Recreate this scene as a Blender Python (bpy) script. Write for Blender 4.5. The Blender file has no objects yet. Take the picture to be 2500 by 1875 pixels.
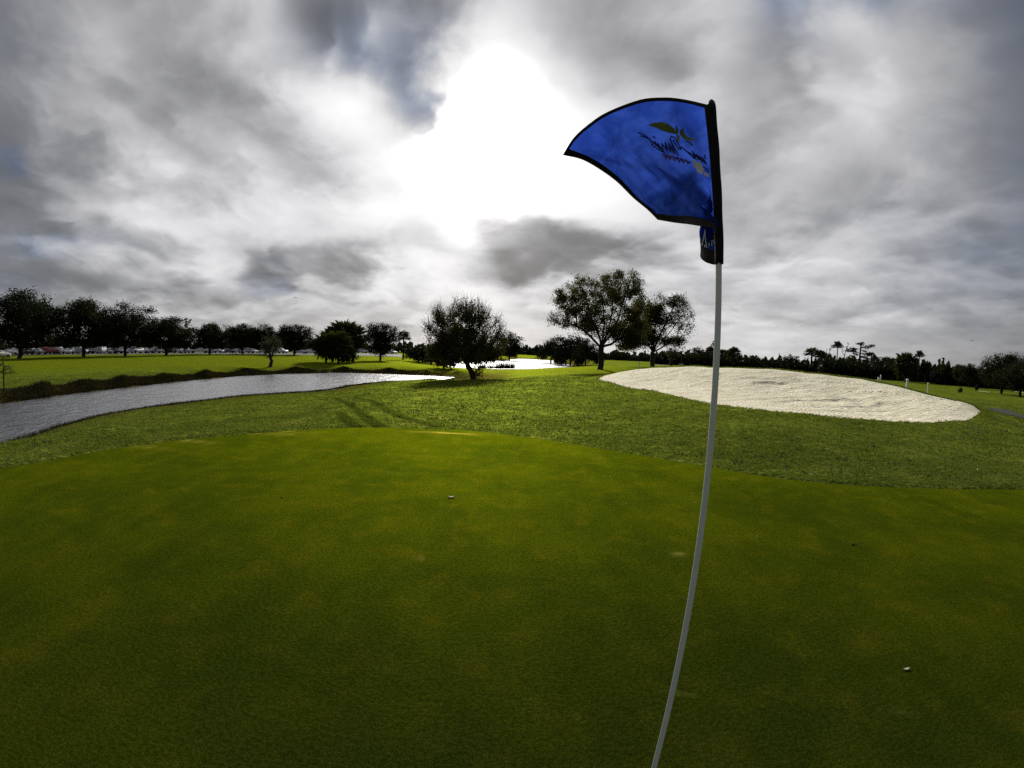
import bpy, math, random
import numpy as np
from mathutils import Vector, Matrix, Euler
from mathutils.bvhtree import BVHTree

S = bpy.context.scene
COL = S.collection
random.seed(7)
R = math.radians

# ------------------------------------------------------------------ camera
# wide action-camera lens: radius = F*(t + K*t^3) in a 2500 px wide picture
F, K = 1125.0, 0.06
PITCH, ROLL, EYE = 4.0, 1.9, 1.55
cam = bpy.data.cameras.new('camera')
cam_o = bpy.data.objects.new('camera', cam)
COL.objects.link(cam_o)
_p, _r = R(-PITCH), R(ROLL)
FWD = np.array([0, math.cos(_p), math.sin(_p)])
_rt = np.array([1.0, 0, 0]); _up = np.cross(_rt, FWD)
RT = math.cos(_r) * _rt + math.sin(_r) * _up
UP = -math.sin(_r) * _rt + math.cos(_r) * _up
m3 = Matrix((RT.tolist(), UP.tolist(), (-FWD).tolist())).transposed()
cam_o.matrix_world = Matrix.Translation((0, 0, EYE)) @ m3.to_4x4()
cam.type = 'PANO'
cam.sensor_width = 36.0
cam.sensor_fit = 'HORIZONTAL'
cam.lens = 13.5
cam.clip_start = 0.02
cam.clip_end = 20000


def inv_r(q):
    t = np.array(q, float)
    for _ in range(30):
        t = t - (t + K * t ** 3 - q) / (1 + 3 * K * t * t)
    return t


_rr = np.linspace(0.01, 1.45, 300)
_mm = _rr * F / (2500 / 36.0)
_c = np.linalg.lstsq(np.stack([_mm, _mm ** 2, _mm ** 3, _mm ** 4], 1), inv_r(_rr), rcond=None)[0]
pc = cam if hasattr(cam, 'panorama_type') else cam.cycles
pc.panorama_type = 'FISHEYE_LENS_POLYNOMIAL'
pc.fisheye_fov = R(179)
pc.fisheye_polynomial_k0 = 0.0
for i in range(4):
    setattr(pc, 'fisheye_polynomial_k%d' % (i + 1), float(-_c[i]))
S.camera = cam_o


def ray(px, py):
    x = px - 1250.0; y = 937.5 - py; r = math.hypot(x, y) + 1e-9
    t = float(inv_r(r / F)); s = math.sin(t)
    return s * x / r * RT + s * y / r * UP + math.cos(t) * FWD


def at(px, py, z):            # where the line of sight meets height z
    d = ray(px, py); s = (z - EYE) / d[2]
    return np.array([d[0] * s, d[1] * s, z])


def at_d(px, py, dist):       # the point at a horizontal distance
    d = ray(px, py); s = dist / math.hypot(d[0], d[1])
    return np.array([d[0] * s, d[1] * s, EYE + d[2] * s])


def proj_dirs(D):
    cf = np.clip(D @ FWD, -1, 1); t = np.arccos(cf)
    x = D @ RT; y = D @ UP; h = np.hypot(x, y) + 1e-9
    q = F * (t + K * t ** 3)
    return 1250 + q * x / h, 937.5 - q * y / h


# ------------------------------------------------------------------ sky
SUN_EL, SUN_AZ = R(24.5), R(-4.0)      # azimuth clockwise from +Y


def vnoise(x, y, seed):
    xi = np.floor(x).astype(np.int64); yi = np.floor(y).astype(np.int64)
    fx = x - xi; fy = y - yi
    fx = fx * fx * fx * (fx * (fx * 6 - 15) + 10); fy = fy * fy * fy * (fy * (fy * 6 - 15) + 10)

    def h(a, b):
        n = (a * 374761393 + b * 668265263 + seed * 1442695041) & 0xffffffff
        n = ((n ^ (n >> 13)) * 1274126177) & 0xffffffff
        n = ((n ^ (n >> 16)) * 2246822519) & 0xffffffff
        return ((n ^ (n >> 15)) & 0xffff) / 32767.5 - 1.0
    a = h(xi, yi); b = h(xi + 1, yi); c = h(xi, yi + 1); d = h(xi + 1, yi + 1)
    return (a * (1 - fx) + b * fx) * (1 - fy) + (c * (1 - fx) + d * fx) * fy


def fbm(x, y, seed, octv=5, gain=0.5):
    o = np.zeros_like(x); a = 1.0; tot = 0
    for i in range(octv):
        o += a * vnoise(x, y, seed + i * 17); tot += a; a *= gain
        x, y = x * 1.62 + y * 1.2 + 3.1, y * 1.62 - x * 1.2 + 1.7
    return o / tot * 1.6


SKY_X = np.arange(0, 2501, 125)
SKY_Y = np.array([0, 75, 150, 225, 300, 375, 450, 525, 580, 640, 700, 760, 820, 880])
SKY = np.array([
 [98,104,118,142,170,196,118,118,128,165,190,165,160,165,172,120,126,122,126,108,80],
 [100,108,122,136,152,188,150,132,146,212,225,172,158,164,166,130,165,166,150,122,86],
 [96,112,126,130,130,168,172,148,138,246,255,182,148,144,174,150,176,176,160,126,90],
 [96,115,130,144,136,160,212,206,140,246,255,224,160,150,160,150,182,186,166,130,96],
 [86,115,140,150,158,168,194,222,152,252,255,255,192,168,164,160,186,186,160,134,100],
 [80,118,148,154,154,164,180,208,250,255,255,255,224,176,160,170,180,166,146,130,105],
 [86,115,154,164,170,170,186,226,255,255,255,255,244,204,166,160,156,142,140,130,105],
 [92,122,160,190,186,194,214,236,255,250,250,238,224,204,180,170,152,150,146,130,110],
 [116,150,150,164,194,198,214,198,206,238,160,124,142,200,186,162,170,160,150,130,110],
 [110,116,150,174,184,142,150,152,216,186,112,142,162,176,204,194,186,166,150,135,120],
 [130,126,130,145,165,166,190,196,224,240,182,186,190,200,196,200,186,166,150,140,125],
 [130,140,150,165,166,180,186,200,192,234,200,200,200,192,210,196,180,174,160,145,130],
 [130,140,150,160,165,166,162,172,190,214,210,192,210,200,205,200,190,170,160,145,130],
 [130,140,150,160,165,168,166,176,200,212,214,206,206,204,206,200,186,172,160,145,130]], float)
BLUE = [(900, 90, 170, 120, .75), (1010, 260, 70, 80, .6), (1900, 40, 90, 80, .6), (2150, 10, 220, 50, .7), (2450, 60, 90, 120, .7),
        (20, 400, 60, 45, 1.0), (90, 575, 150, 30, .6), (0, 680, 120, 60, .45), (2480, 400, 120, 250, .45), (0, 100, 110, 200, .2),
        (2350, 640, 200, 120, .35), (640, 690, 60, 40, .4)]

STROKES = [(1180, 420, 300, 200, 0, 14), (880, 520, 160, 60, 25, 16), (1130, 600, 60, 60, 0, 20), (1360, 300, 90, 160, 30, -14), (1500, 420, 90, 60, 0, -16), (1100, 170, 50, 60, 0, -10), (850, 70, 130, 70, 15, -16), (1010, 230, 50, 90, -25, -14), (1050, 320, 45, 22, 35, -16), (780, 50, 70, 70, 0, -16), (1040, 60, 80, 60, 0, -18), (940, 150, 60, 50, 0, 10), (820, 180, 60, 40, 30, 16), (940, 60, 26, 40, 20, 26), (800, 110, 22, 70, 10, 30), (890, 190, 60, 22, 30, 22),
           (1230, 650, 95, 40, 8, -14), (1420, 595, 110, 40, 14, -26), (1330, 560, 60, 25, 10, -20), (1060, 545, 28, 16, 0, -26), (640, 640, 90, 34, 18, -24), (850, 640, 90, 30, 25, -22), (1030, 620, 45, 18, 20, -26),
           (430, 640, 200, 26, 14, 24), (200, 590, 120, 20, 8, 22), (420, 545, 60, 18, 25, 20), (560, 460, 220, 20, 28, 12), (420, 300, 260, 26, 32, -14), (330, 420, 240, 22, 30, -12), (560, 210, 200, 36, 28, -14),
           (150, 660, 160, 22, 8, -16), (380, 720, 200, 16, 8, -14), (1500, 100, 170, 60, 30, -14), (1640, 210, 120, 50, 40, -12), (1920, 130, 34, 120, -25, -22), (1960, 220, 160, 24, 35, -16), (2080, 260, 190, 40, 40, 14), (2060, 60, 90, 50, 20, 22),
           (1700, 520, 200, 40, -20, -10), (2200, 470, 200, 40, 20, -10), (1940, 560, 110, 22, 15, -16), (1950, 655, 150, 20, 10, 14), (1760, 620, 90, 22, 10, 16), (2250, 620, 130, 20, 12, -14), (2140, 730, 150, 16, 8, -14), (1530, 700, 70, 14, 8, -20), (1700, 745, 110, 14, 5, -16)]


def cubic(a, xs, ys, gx, gy):
    # catmull-rom lookup on an uneven grid
    fx = np.interp(gx, xs, np.arange(len(xs))); fy = np.interp(gy, ys, np.arange(len(ys)))
    ix = np.clip(np.floor(fx).astype(int), 0, len(xs) - 2); iy = np.clip(np.floor(fy).astype(int), 0, len(ys) - 2)
    tx = fx - ix; ty = fy - iy

    def w(t):
        return [(-t + 2 * t * t - t ** 3) / 2, (2 - 5 * t * t + 3 * t ** 3) / 2, (t + 4 * t * t - 3 * t ** 3) / 2, (t ** 3 - t * t) / 2]
    wx, wy = w(tx), w(ty); o = 0
    for j in range(4):
        yy = np.clip(iy + j - 1, 0, len(ys) - 1)
        row = 0
        for i in range(4):
            row = row + wx[i] * a[yy, np.clip(ix + i - 1, 0, len(xs) - 1)]
        o = o + wy[j] * row
    return o


def sky_colour(az, el):
    ce = np.cos(el)
    D = np.stack([np.sin(az) * ce, np.cos(az) * ce, np.sin(el)], -1)
    px, py = proj_dirs(D)
    q = 1.0 / (np.maximum(np.sin(el), 0) + 0.22)          # a cloud layer overhead
    cx, cy = D[..., 0] * q, D[..., 1] * q
    n1 = fbm(cx * 2.0, cy * 2.0, 3, 5); n2 = fbm(cx * 2.0 + 40, cy * 2.0 + 9, 5, 5)
    ux, uy = cx * .94 + cy * .34, cy * .94 - cx * .34      # cloud rows drifting away to the right of the sun
    n3 = fbm(ux * 3.0 + 7 + n1 * .4, uy * 1.35 - 3 + n2 * .4, 11, 6, .5)
    n4 = fbm(ux * 6.0 + n2 * .6, uy * 3.6 + n1 * .6, 23, 6, .52)
    pf = 1 - np.abs(fbm(cx * 3.0 + n2 * .3, cy * 3.0 + n1 * .3, 51, 5, .48)) * 2.2        # billows
    n5 = fbm(cx * 4.2 + n4 * .22, cy * 4.2 + n3 * .22, 83, 6, .5); n5 = np.sign(n5) * np.abs(n5) ** .8          # small puffs with crisper edges
    wx = px + n1 * 60 + n4 * 34 + n5 * 16; wy = py + n2 * 34 + n3 * 14 + n5 * 16
    ins = 1 - np.clip(np.maximum(np.maximum(-px, px - 2500), -py) / 450, 0, 1)
    ins = ins * ins * (3 - 2 * ins)
    lay = cubic(SKY, SKY_X, SKY_Y, np.clip(wx, 0, 2500), np.clip(wy, 0, 880))
    for (fx, fy, sx, sy, an, am) in STROKES:
        ca_, sa_ = math.cos(R(an)), math.sin(R(an)); dx, dy = wx - fx, wy - fy
        lay = lay + am * np.exp(-((dx * ca_ + dy * sa_) / sx) ** 2 - ((dy * ca_ - dx * sa_) / sy) ** 2)
    lay = lay + 12 * np.clip((760 - px) / 400, 0, 1) * np.clip((620 - py) / 200, 0, 1) + 24 * np.exp(-((wx - 950) / 180) ** 2 - ((wy - 150) / 190) ** 2) - 14 * np.exp(-((wx - 930) / 150) ** 2 - ((wy - 490) / 90) ** 2) * np.clip((lay - 215) / 25, 0, 1)
    lay = lay + 14 * np.clip((lay - 70) / 60, 0, 1) * np.clip((255 - lay) / 60, 0, 1) * np.clip((760 - py) / 250, .1, 1)
    lay = lay * ins + (1 - ins) * (116 + 26 * n3)
    amp = np.clip(1.35 - np.abs(lay - 165) / 90, .12 + .2 * np.clip((262 - lay) / 20, 0, 1), 1) * np.clip(.55 + (py < 800) * .45, 0, 1)
    v = lay + 4 + amp * (11 * n3 + 14 * n4 + 6 * (pf - .5) + 17 * n5) + 24 * (n5 + .5 * n4 + .25) * np.exp(-((wx - 920) / 190) ** 2 - ((wy - 110) / 170) ** 2)
    v = np.where(v < 126, 126 - (126 - v) * .6, v)
    v = np.where(v > 215, 215 + (v - 215) * .70, v)
    v = np.clip(v, 60, 262) / 255.0
    lin = np.where(v <= .04045, v / 12.92, ((v + .055) / 1.055) ** 2.4)
    b = np.zeros_like(px)
    for (bx, by, sx, sy, a) in BLUE:
        b += a * np.exp(-(((wx - bx) / sx) ** 2 + ((wy - by) / sy) ** 2))
    b = np.clip(b * ins + (1 - ins) * .3, 0, 1) * np.clip((.62 - lin) / .35, 0, 1)
    b = np.clip(b * (1 - .5 * n4), 0, 1)
    warm = np.clip((lin - .3) / .7, 0, 1) * .5
    col = np.stack([lin * (1 - .2 * b) * (1 + .02 * warm), lin * (1 - .05 * b), lin * (1 + .26 * b + .03) * (1 - .05 * warm)], -1)
    S_ = np.array([math.sin(SUN_AZ) * math.cos(SUN_EL), math.cos(SUN_AZ) * math.cos(SUN_EL), math.sin(SUN_EL)])
    ca = np.arccos(np.clip(D @ S_, -1, 1))
    cov = np.clip((lay - 175) / 75, 0, 1)                  # thin cloud lets the sun through
    glow = cov ** 1.5 * (22.0 * np.exp(-(ca / R(4.6)) ** 2) + .22 * np.exp(-(ca / R(9)) ** 2))
    col = col + glow[..., None] * np.array([1.0, .985, .95])
    return col, b


W_, H_ = 4096, 2048
img = np.zeros((H_, W_, 4), np.float32); img[..., 3] = 1
img[:H_ // 2, :, :3] = (.03, .035, .02)
ji, ii = np.mgrid[H_ // 2:H_:4, 0:W_:4]
lo, _b = sky_colour(((ii + 2) / W_ - .25) * 2 * np.pi, ((ji + 2) / H_ - .5) * np.pi)
img[H_ // 2:, :, :3] = np.repeat(np.repeat(lo, 4, 0), 4, 1)
x0, x1 = int((.25 - 78 / 360) * W_), int((.25 + 78 / 360) * W_)
y1 = int((.5 + 66 / 180) * H_)
ji, ii = np.mgrid[H_ // 2:y1, x0:x1]
hi, _b = sky_colour(((ii + .5) / W_ - .25) * 2 * np.pi, ((ji + .5) / H_ - .5) * np.pi)
img[H_ // 2:y1, x0:x1, :3] = hi
sky_img = bpy.data.images.new('cloudy_sky', W_, H_, float_buffer=True)
sky_img.colorspace_settings.name = 'Non-Color'
sky_img.pixels.foreach_set(img.ravel())
sky_img.update()
del img, hi, lo

world = bpy.data.worlds.new('World'); S.world = world; world.use_nodes = True
wn, wl = world.node_tree.nodes, world.node_tree.links
wn.clear()
tc = wn.new('ShaderNodeTexCoord'); env = wn.new('ShaderNodeTexEnvironment'); env.image = sky_img
nis = wn.new('ShaderNodeTexSky'); nis.sky_type = 'NISHITA'; nis.sun_disc = False
nis.sun_elevation = SUN_EL; nis.sun_rotation = SUN_AZ
mul = wn.new('ShaderNodeMix'); mul.data_type = 'RGBA'; mul.blend_type = 'MULTIPLY'; mul.inputs[0].default_value = 1
mul.inputs[7].default_value = (.06, .06, .06, 1)
mix = wn.new('ShaderNodeMix'); mix.data_type = 'RGBA'; mix.inputs[0].default_value = .95   # mostly cloud over blue sky
bg = wn.new('ShaderNodeBackground'); out = wn.new('ShaderNodeOutputWorld'); bg.inputs[1].default_value = 1.07
wl.new(tc.outputs['Generated'], env.inputs[0]); wl.new(nis.outputs[0], mul.inputs[6])
wl.new(mul.outputs[2], mix.inputs[6]); wl.new(env.outputs[0], mix.inputs[7])
wl.new(mix.outputs[2], bg.inputs[0]); wl.new(bg.outputs[0], out.inputs[0])
world.cycles.sampling_method = 'MANUAL'; world.cycles.sample_map_resolution = 2048

sun = bpy.data.lights.new('sun', 'SUN'); sun.energy = 4.6; sun.angle = R(5); sun.color = (1, .95, .86)
sun_o = bpy.data.objects.new('sun', sun); COL.objects.link(sun_o)
sd = Vector((math.sin(SUN_AZ) * math.cos(SUN_EL), math.cos(SUN_AZ) * math.cos(SUN_EL), math.sin(SUN_EL)))
sun_o.rotation_euler = (-sd).to_track_quat('-Z', 'Y').to_euler(); sun_o.location = (0, 0, 60)

S.view_settings.view_transform = 'Standard'; S.view_settings.look = 'None'
S.view_settings.exposure = 0; S.view_settings.gamma = 1; S.view_settings.use_curve_mapping = False
S.render.engine = 'CYCLES'
S.cycles.max_bounces = 6; S.cycles.diffuse_bounces = 2; S.cycles.glossy_bounces = 3
S.cycles.transparent_max_bounces = 6
S.cycles.use_denoising = False
S.cycles.sample_clamp_direct = 4.0; S.cycles.sample_clamp_indirect = 4.0


# ------------------------------------------------------------------ helpers
class MB:
    """collects faces and links them as ONE mesh object"""
    def __init__(self):
        self.v = []; self.f = []; self.n = 0

    def add(self, verts, faces):
        verts = np.asarray(verts, float).reshape(-1, 3); faces = np.asarray(faces, np.int64)
        if len(faces) == 0:
            return self
        self.v.append(verts); self.f.append(faces + self.n); self.n += len(verts)
        return self

    def tube(self, pts, rad, k=6, cap=True):
        pts = np.asarray(pts, float); n = len(pts)
        rad = np.broadcast_to(np.asarray(rad, float), (n,))
        t = np.gradient(pts, axis=0); t /= np.linalg.norm(t, axis=1)[:, None] + 1e-9
        ref = np.array([0, 0, 1.0]) if abs(t[0][2]) < .9 else np.array([1.0, 0, 0])
        a = np.cross(t, ref); a /= np.linalg.norm(a, axis=1)[:, None] + 1e-9
        b = np.cross(t, a)
        ang = np.arange(k) * 2 * np.pi / k
        ring = pts[:, None] + rad[:, None, None] * (np.cos(ang)[None, :, None] * a[:, None] + np.sin(ang)[None, :, None] * b[:, None])
        i, j = np.mgrid[0:n - 1, 0:k]; j2 = (j + 1) % k
        q = np.stack([i * k + j, i * k + j2, (i + 1) * k + j2, (i + 1) * k + j], -1).reshape(-1, 4)
        self.add(ring.reshape(-1, 3), q)
        if cap:
            for base, c in ((0, pts[0]), ((n - 1) * k, pts[-1])):
                vv = np.vstack([ring.reshape(-1, 3)[base:base + k], c[None]])
                self.add(vv, [(jj, (jj + 1) % k, k) for jj in range(k)])
        return self

    def box(self, c, s, M=None):
        c = np.array(c, float); s = np.array(s, float) / 2
        v = np.array([[x, y, z] for z in (-1, 1) for y in (-1, 1) for x in (-1, 1)], float) * s + c
        if M is not None:
            v = v @ np.array(M).T
        return self.add(v, [(0, 2, 3, 1), (4, 5, 7, 6), (0, 1, 5, 4), (2, 6, 7, 3), (0, 4, 6, 2), (1, 3, 7, 5)])

    def mesh(self, name, mat, smooth=False):
        V = np.vstack(self.v)
        me = bpy.data.meshes.new(name)
        loops = np.concatenate([f.ravel() for f in self.f])
        tot = np.concatenate([np.full(len(f), f.shape[1]) for f in self.f])
        st = np.concatenate([[0], np.cumsum(tot)[:-1]])
        me.vertices.add(len(V)); me.loops.add(len(loops)); me.polygons.add(len(tot))
        me.vertices.foreach_set('co', V.ravel().astype(np.float32))
        me.loops.foreach_set('vertex_index', loops.astype(np.int32))
        me.polygons.foreach_set('loop_start', st.astype(np.int32))
        me.polygons.foreach_set('loop_total', tot.astype(np.int32))
        me.polygons.foreach_set('use_smooth', np.full(len(tot), smooth))
        me.update(calc_edges=True); me.validate()
        if mat:
            me.materials.append(mat)
        return me

    def build(self, name, mat, parent=None, smooth=False):
        return link(name, self.mesh(name, mat, smooth), parent)


def link(name, data, parent=None):
    o = bpy.data.objects.new(name, data); COL.objects.link(o)
    if parent is not None:
        o.parent = parent
    return o


def tag(o, label=None, cat=None, group=None, kind=None):
    if label: o['label'] = label
    if cat: o['category'] = cat
    if group: o['group'] = group
    if kind: o['kind'] = kind
    return o


def thing(name, label, cat, loc=(0, 0, 0), rz=0, scale=1, group=None):
    o = bpy.data.objects.new(name, None); COL.objects.link(o)
    o.location = [float(c) for c in loc]; o.rotation_euler = (0, 0, rz)
    o.scale = (scale,) * 3 if np.isscalar(scale) else scale
    o.empty_display_size = .3
    return tag(o, label, cat, group)


class Mat:
    def __init__(self, name):
        self.m = bpy.data.materials.new(name); self.m.use_nodes = True
        self.n = self.m.node_tree.nodes; self.l = self.m.node_tree.links; self.n.clear()
        self.out = self.n.new('ShaderNodeOutputMaterial')

    def node(self, t, ins=None, **kw):
        nd = self.n.new(t)
        for k, v in kw.items():
            setattr(nd, k, v)
        for k, v in (ins or {}).items():
            if isinstance(v, bpy.types.NodeSocket):
                self.l.new(v, nd.inputs[k])
            else:
                if isinstance(v, tuple) and len(v) == 3 and nd.inputs[k].type == 'RGBA':
                    v = v + (1,)
                nd.inputs[k].default_value = v
        return nd

    def coord(self, kind='Object'):
        return self.node('ShaderNodeTexCoord').outputs[kind]

    def noise(self, vec, scale, detail=4, rough=.55, dist=0.0):
        return self.node('ShaderNodeTexNoise', {'Vector': vec, 'Scale': scale, 'Detail': detail, 'Roughness': rough, 'Distortion': dist}).outputs['Fac']

    def ramp(self, fac, a, b, lo=0.0, hi=1.0):
        nd = self.node('ShaderNodeMapRange', {0: fac, 1: a, 2: b, 3: lo, 4: hi})
        nd.interpolation_type = 'SMOOTHSTEP'
        return nd.outputs[0]

    def mixc(self, fac, a, b, blend='MIX'):
        return self.node('ShaderNodeMix', {0: fac, 6: a, 7: b}, data_type='RGBA', blend_type=blend).outputs[2]

    def math(self, op, a, b=0.0):
        return self.node('ShaderNodeMath', {0: a, 1: b}, operation=op).outputs[0]

    def scale(self, vec, s):
        return self.node('ShaderNodeMapping', {'Vector': vec, 'Scale': s}).outputs[0]

    def attr(self, name):
        return self.node('ShaderNodeAttribute', attribute_name=name).outputs['Fac']

    def bump(self, h, strength, dist):
        return self.node('ShaderNodeBump', {'Height': h, 'Strength': strength, 'Distance': dist}).outputs[0]

    def surf(self, s):
        self.l.new(s, self.out.inputs[0]); return self.m

    def principled(self, **kw):
        return self.node('ShaderNodeBsdfPrincipled', {k.replace('_', ' '): v for k, v in kw.items()}).outputs[0]


def simple(name, col, rough=.6, var=.15, scale=8.0, metal=0.0, spec=.4):
    M = Mat(name); n = M.noise(M.coord(), scale)
    c = M.mixc(n, tuple(x * (1 - var) for x in col), tuple(min(1, x * (1 + var)) for x in col))
    return M.surf(M.principled(Base_Color=c, Roughness=rough, Metallic=metal, Specular_IOR_Level=spec))


def turf(name, dark, mid, pale, fine, gloss=.35, attrs=True, bumpd=.012, sheen=.6, patch=.5, dryc=(.16, .135, .05), glossc=(5.2, 5.0, 2.2), pm=.75, gr=.62, fp=1.6, streak=0.0, fairway=None):
    """mown grass: patches of tone, blade-sized speckle, and blades that pass light on towards the eye when it stands behind them"""
    M = Mat(name); P = M.coord()
    big = M.noise(P, patch, 5, .6, .4); med = M.noise(P, patch * 4.3, 4, .6); sp = M.noise(P, fine, 3, .7); sp2 = M.noise(P, fine * .27, 3, .6)
    c = M.mixc(M.ramp(big, .36, .66), dark, mid)
    c = M.mixc(M.math('MULTIPLY', M.ramp(med, .46, .76), pm), c, pale)
    if streak:        # faint lines left by the mower and by brushing
        st_ = M.noise(M.scale(P, (2.2, .35, 1)), 1.6, 4, .6, .5)
        c = M.mixc(1.0, c, M.mixc(M.ramp(st_, .35, .65), (1 - streak, 1 - streak, 1 - streak), (1 + streak, 1 + streak, 1 + streak)), 'MULTIPLY')
    if fairway: c = M.mixc(M.math('MULTIPLY', M.attr('fairway'), M.ramp(big, .2, .6, .7, 1)), c, fairway)
    g0 = c
    if attrs:
        c = M.mixc(M.attr('dry'), c, dryc)
        c = M.mixc(M.attr('stripe'), c, tuple(x * .42 for x in dark)); g0 = M.mixc(M.attr('stripe'), g0, tuple(x * .42 for x in dark))
        g0 = M.mixc(M.attr('dry'), g0, tuple(x * .22 for x in dryc))
    s1 = M.mixc(M.ramp(sp, .28, .75), (.3, .31, .26), (1.8, 1.75, 1.5)); s2 = M.mixc(M.ramp(sp2, .25, .75), (.68, .7, .66), (1.28, 1.25, 1.12))
    c = M.mixc(1.0, M.mixc(1.0, c, s1, 'MULTIPLY'), s2, 'MULTIPLY'); g0 = M.mixc(1.0, M.mixc(1.0, g0, s1, 'MULTIPLY'), s2, 'MULTIPLY')
    h = M.math('ADD', M.math('MULTIPLY', sp, .5), M.math('MULTIPLY', sp2, 1.2))
    nb = M.bump(h, .9, bumpd)
    dif = M.node('ShaderNodeBsdfDiffuse', {'Color': c, 'Normal': nb}).outputs[0]
    gl = M.node('ShaderNodeBsdfGlossy', {'Color': M.mixc(1.0, g0, glossc, 'MULTIPLY'), 'Roughness': gr, 'Normal': nb}).outputs[0]
    shn = M.node('ShaderNodeBsdfSheen', {'Color': M.mixc(1.0, g0, (9.0, 8.6, 1.8), 'MULTIPLY'), 'Roughness': .35, 'Normal': nb}).outputs[0]
    fr = M.node('ShaderNodeLayerWeight', {'Blend': .30}).outputs['Facing']
    f1 = M.math('MULTIPLY', M.math('POWER', fr, fp), gloss)
    a = M.node('ShaderNodeMixShader', {0: f1, 1: dif, 2: gl}).outputs[0]
    b = M.node('ShaderNodeMixShader', {0: M.math('MULTIPLY', M.math('POWER', fr, 2.0), sheen * .35), 1: a, 2: shn}).outputs[0]
    return M.surf(b)


def leafy(name, a, b, trans=.35, scale=.5):
    M = Mat(name)
    P = M.coord(); inf = M.node('ShaderNodeObjectInfo').outputs['Random']
    n = M.noise(P, scale, 3, .6); n2 = M.noise(P, scale * 9, 2, .6)
    c = M.mixc(M.ramp(n, .3, .7), a, b)
    c = M.mixc(1.0, c, M.mixc(n2, (.55, .55, .55), (1.45, 1.4, 1.25)), 'MULTIPLY')
    c = M.mixc(1.0, c, M.mixc(inf, (.8, .85, .8), (1.2, 1.12, 1.0)), 'MULTIPLY')
    d = M.node('ShaderNodeBsdfDiffuse', {'Color': c}).outputs[0]
    t = M.node('ShaderNodeBsdfTranslucent', {'Color': M.mixc(1.0, c, (1.2, 1.25, .6), 'MULTIPLY')}).outputs[0]
    g = M.node('ShaderNodeBsdfGlossy', {'Color': (.5, .5, .5), 'Roughness': .45}).outputs[0]
    s = M.node('ShaderNodeMixShader', {0: trans, 1: d, 2: t}).outputs[0]
    return M.surf(M.node('ShaderNodeMixShader', {0: .015, 1: s, 2: g}).outputs[0])


MT = {
    'oak': leafy('oak_leaves', (.013, .018, .008), (.026, .034, .012), .22),
    'warm': leafy('olive_leaves', (.042, .045, .018), (.085, .084, .032), .42),
    'palm': leafy('palm_fronds', (.025, .034, .014), (.05, .056, .024), .25),
    'wood': leafy('far_leaves', (.016, .021, .012), (.028, .033, .018), .15, .2),
    'brown': leafy('dull_brown_leaves', (.035, .032, .018), (.06, .05, .028), .25),
    'bark': simple('bark', (.035, .028, .022), .9, .4, 3.0, spec=.1),
    'moss': leafy('grey_moss', (.06, .06, .045), (.1, .095, .075), .3),
    'reed': leafy('reed_blades', (.030, .026, .014), (.05, .042, .022), .12, 2.0),
    'bank': leafy('bank_blades', (.028, .028, .013), (.05, .043, .022), .12, .6),
    'tuft': leafy('grass_blades', (.055, .078, .016), (.115, .135, .038), .5, 1.2),
    'white': simple('white_paint', (.75, .75, .72), .5, .06),
    'black': simple('black_cloth', (.012, .011, .012), .9, .3, 60, spec=.1),
    'dark': simple('dark_rubber', (.02, .02, .02), .7, .2),
    'asphalt': simple('asphalt', (.055, .054, .05), .85, .25, .6, spec=.2),
    'path': simple('path_asphalt', (.035, .036, .03), .85, .25, 1.5, spec=.2),
    'litter': simple('pale_dead_leaf', (.42, .38, .28), .7, .25, 30),
    'glass': simple('dark_car_glass', (.02, .022, .025), .05, .1, spec=.8),
}

# ------------------------------------------------------------------ terrain
green_px = [(0, 1137), (150, 1111), (300, 1086), (450, 1068), (600, 1055), (750, 1044), (880, 1040), (1000, 1041), (1120, 1046), (1250, 1058),
            (1370, 1074), (1500, 1095), (1620, 1114), (1740, 1134), (1870, 1156), (2000, 1171), (2150, 1181), (2300, 1186), (2500, 1189)]
green_front = [at(x, y, 0.0)[:2] for x, y in green_px]
green_poly = np.array(green_front + [np.array(p) for p in ((8.6, 3.2), (9.2, 0.5), (8.2, -4), (5, -8), (0, -9.5), (-5, -8), (-8.2, -4), (-8.6, -.5), (-7.8, 2.4))])
bf_px = [(1465, 925, .0), (1520, 940, .0), (1600, 955, .0), (1680, 972, .02), (1750, 985, .05), (1870, 998, .08), (2000, 1010, .1), (2100, 1019, .1), (2200, 1026, .1), (2300, 1027, .1), (2365, 1019, .1), (2396, 1004, .12)]
br_px = [(2380, 990, 23.6), (2345, 980, 24.2), (2300, 969, 24.6), (2200, 942, 25.5), (2100, 924, 26), (2000, 911, 26.3), (1900, 901, 27), (1800, 895, 28), (1700, 893, 30), (1600, 896.5, 32.5), (1520, 905, 34), (1482, 914, 33)]
bf = [at(*p) for p in bf_px]; br = [at_d(*p) for p in br_px]


def smooth_closed(P, n):
    P = np.asarray(P, float); N = len(P); o = []
    seg = np.linalg.norm(np.roll(P, -1, 0) - P, axis=1); k = np.maximum(2, np.round(seg / seg.sum() * n).astype(int))
    for i in range(N):
        p0, p1, p2, p3 = P[i - 1], P[i], P[(i + 1) % N], P[(i + 2) % N]
        for t in np.arange(k[i]) / k[i]:
            o.append(.5 * (2 * p1 + (p2 - p0) * t + (2 * p0 - 5 * p1 + 4 * p2 - p3) * t * t + (3 * p1 - p0 - 3 * p2 + p3) * t ** 3))
    return np.array(o)


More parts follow.
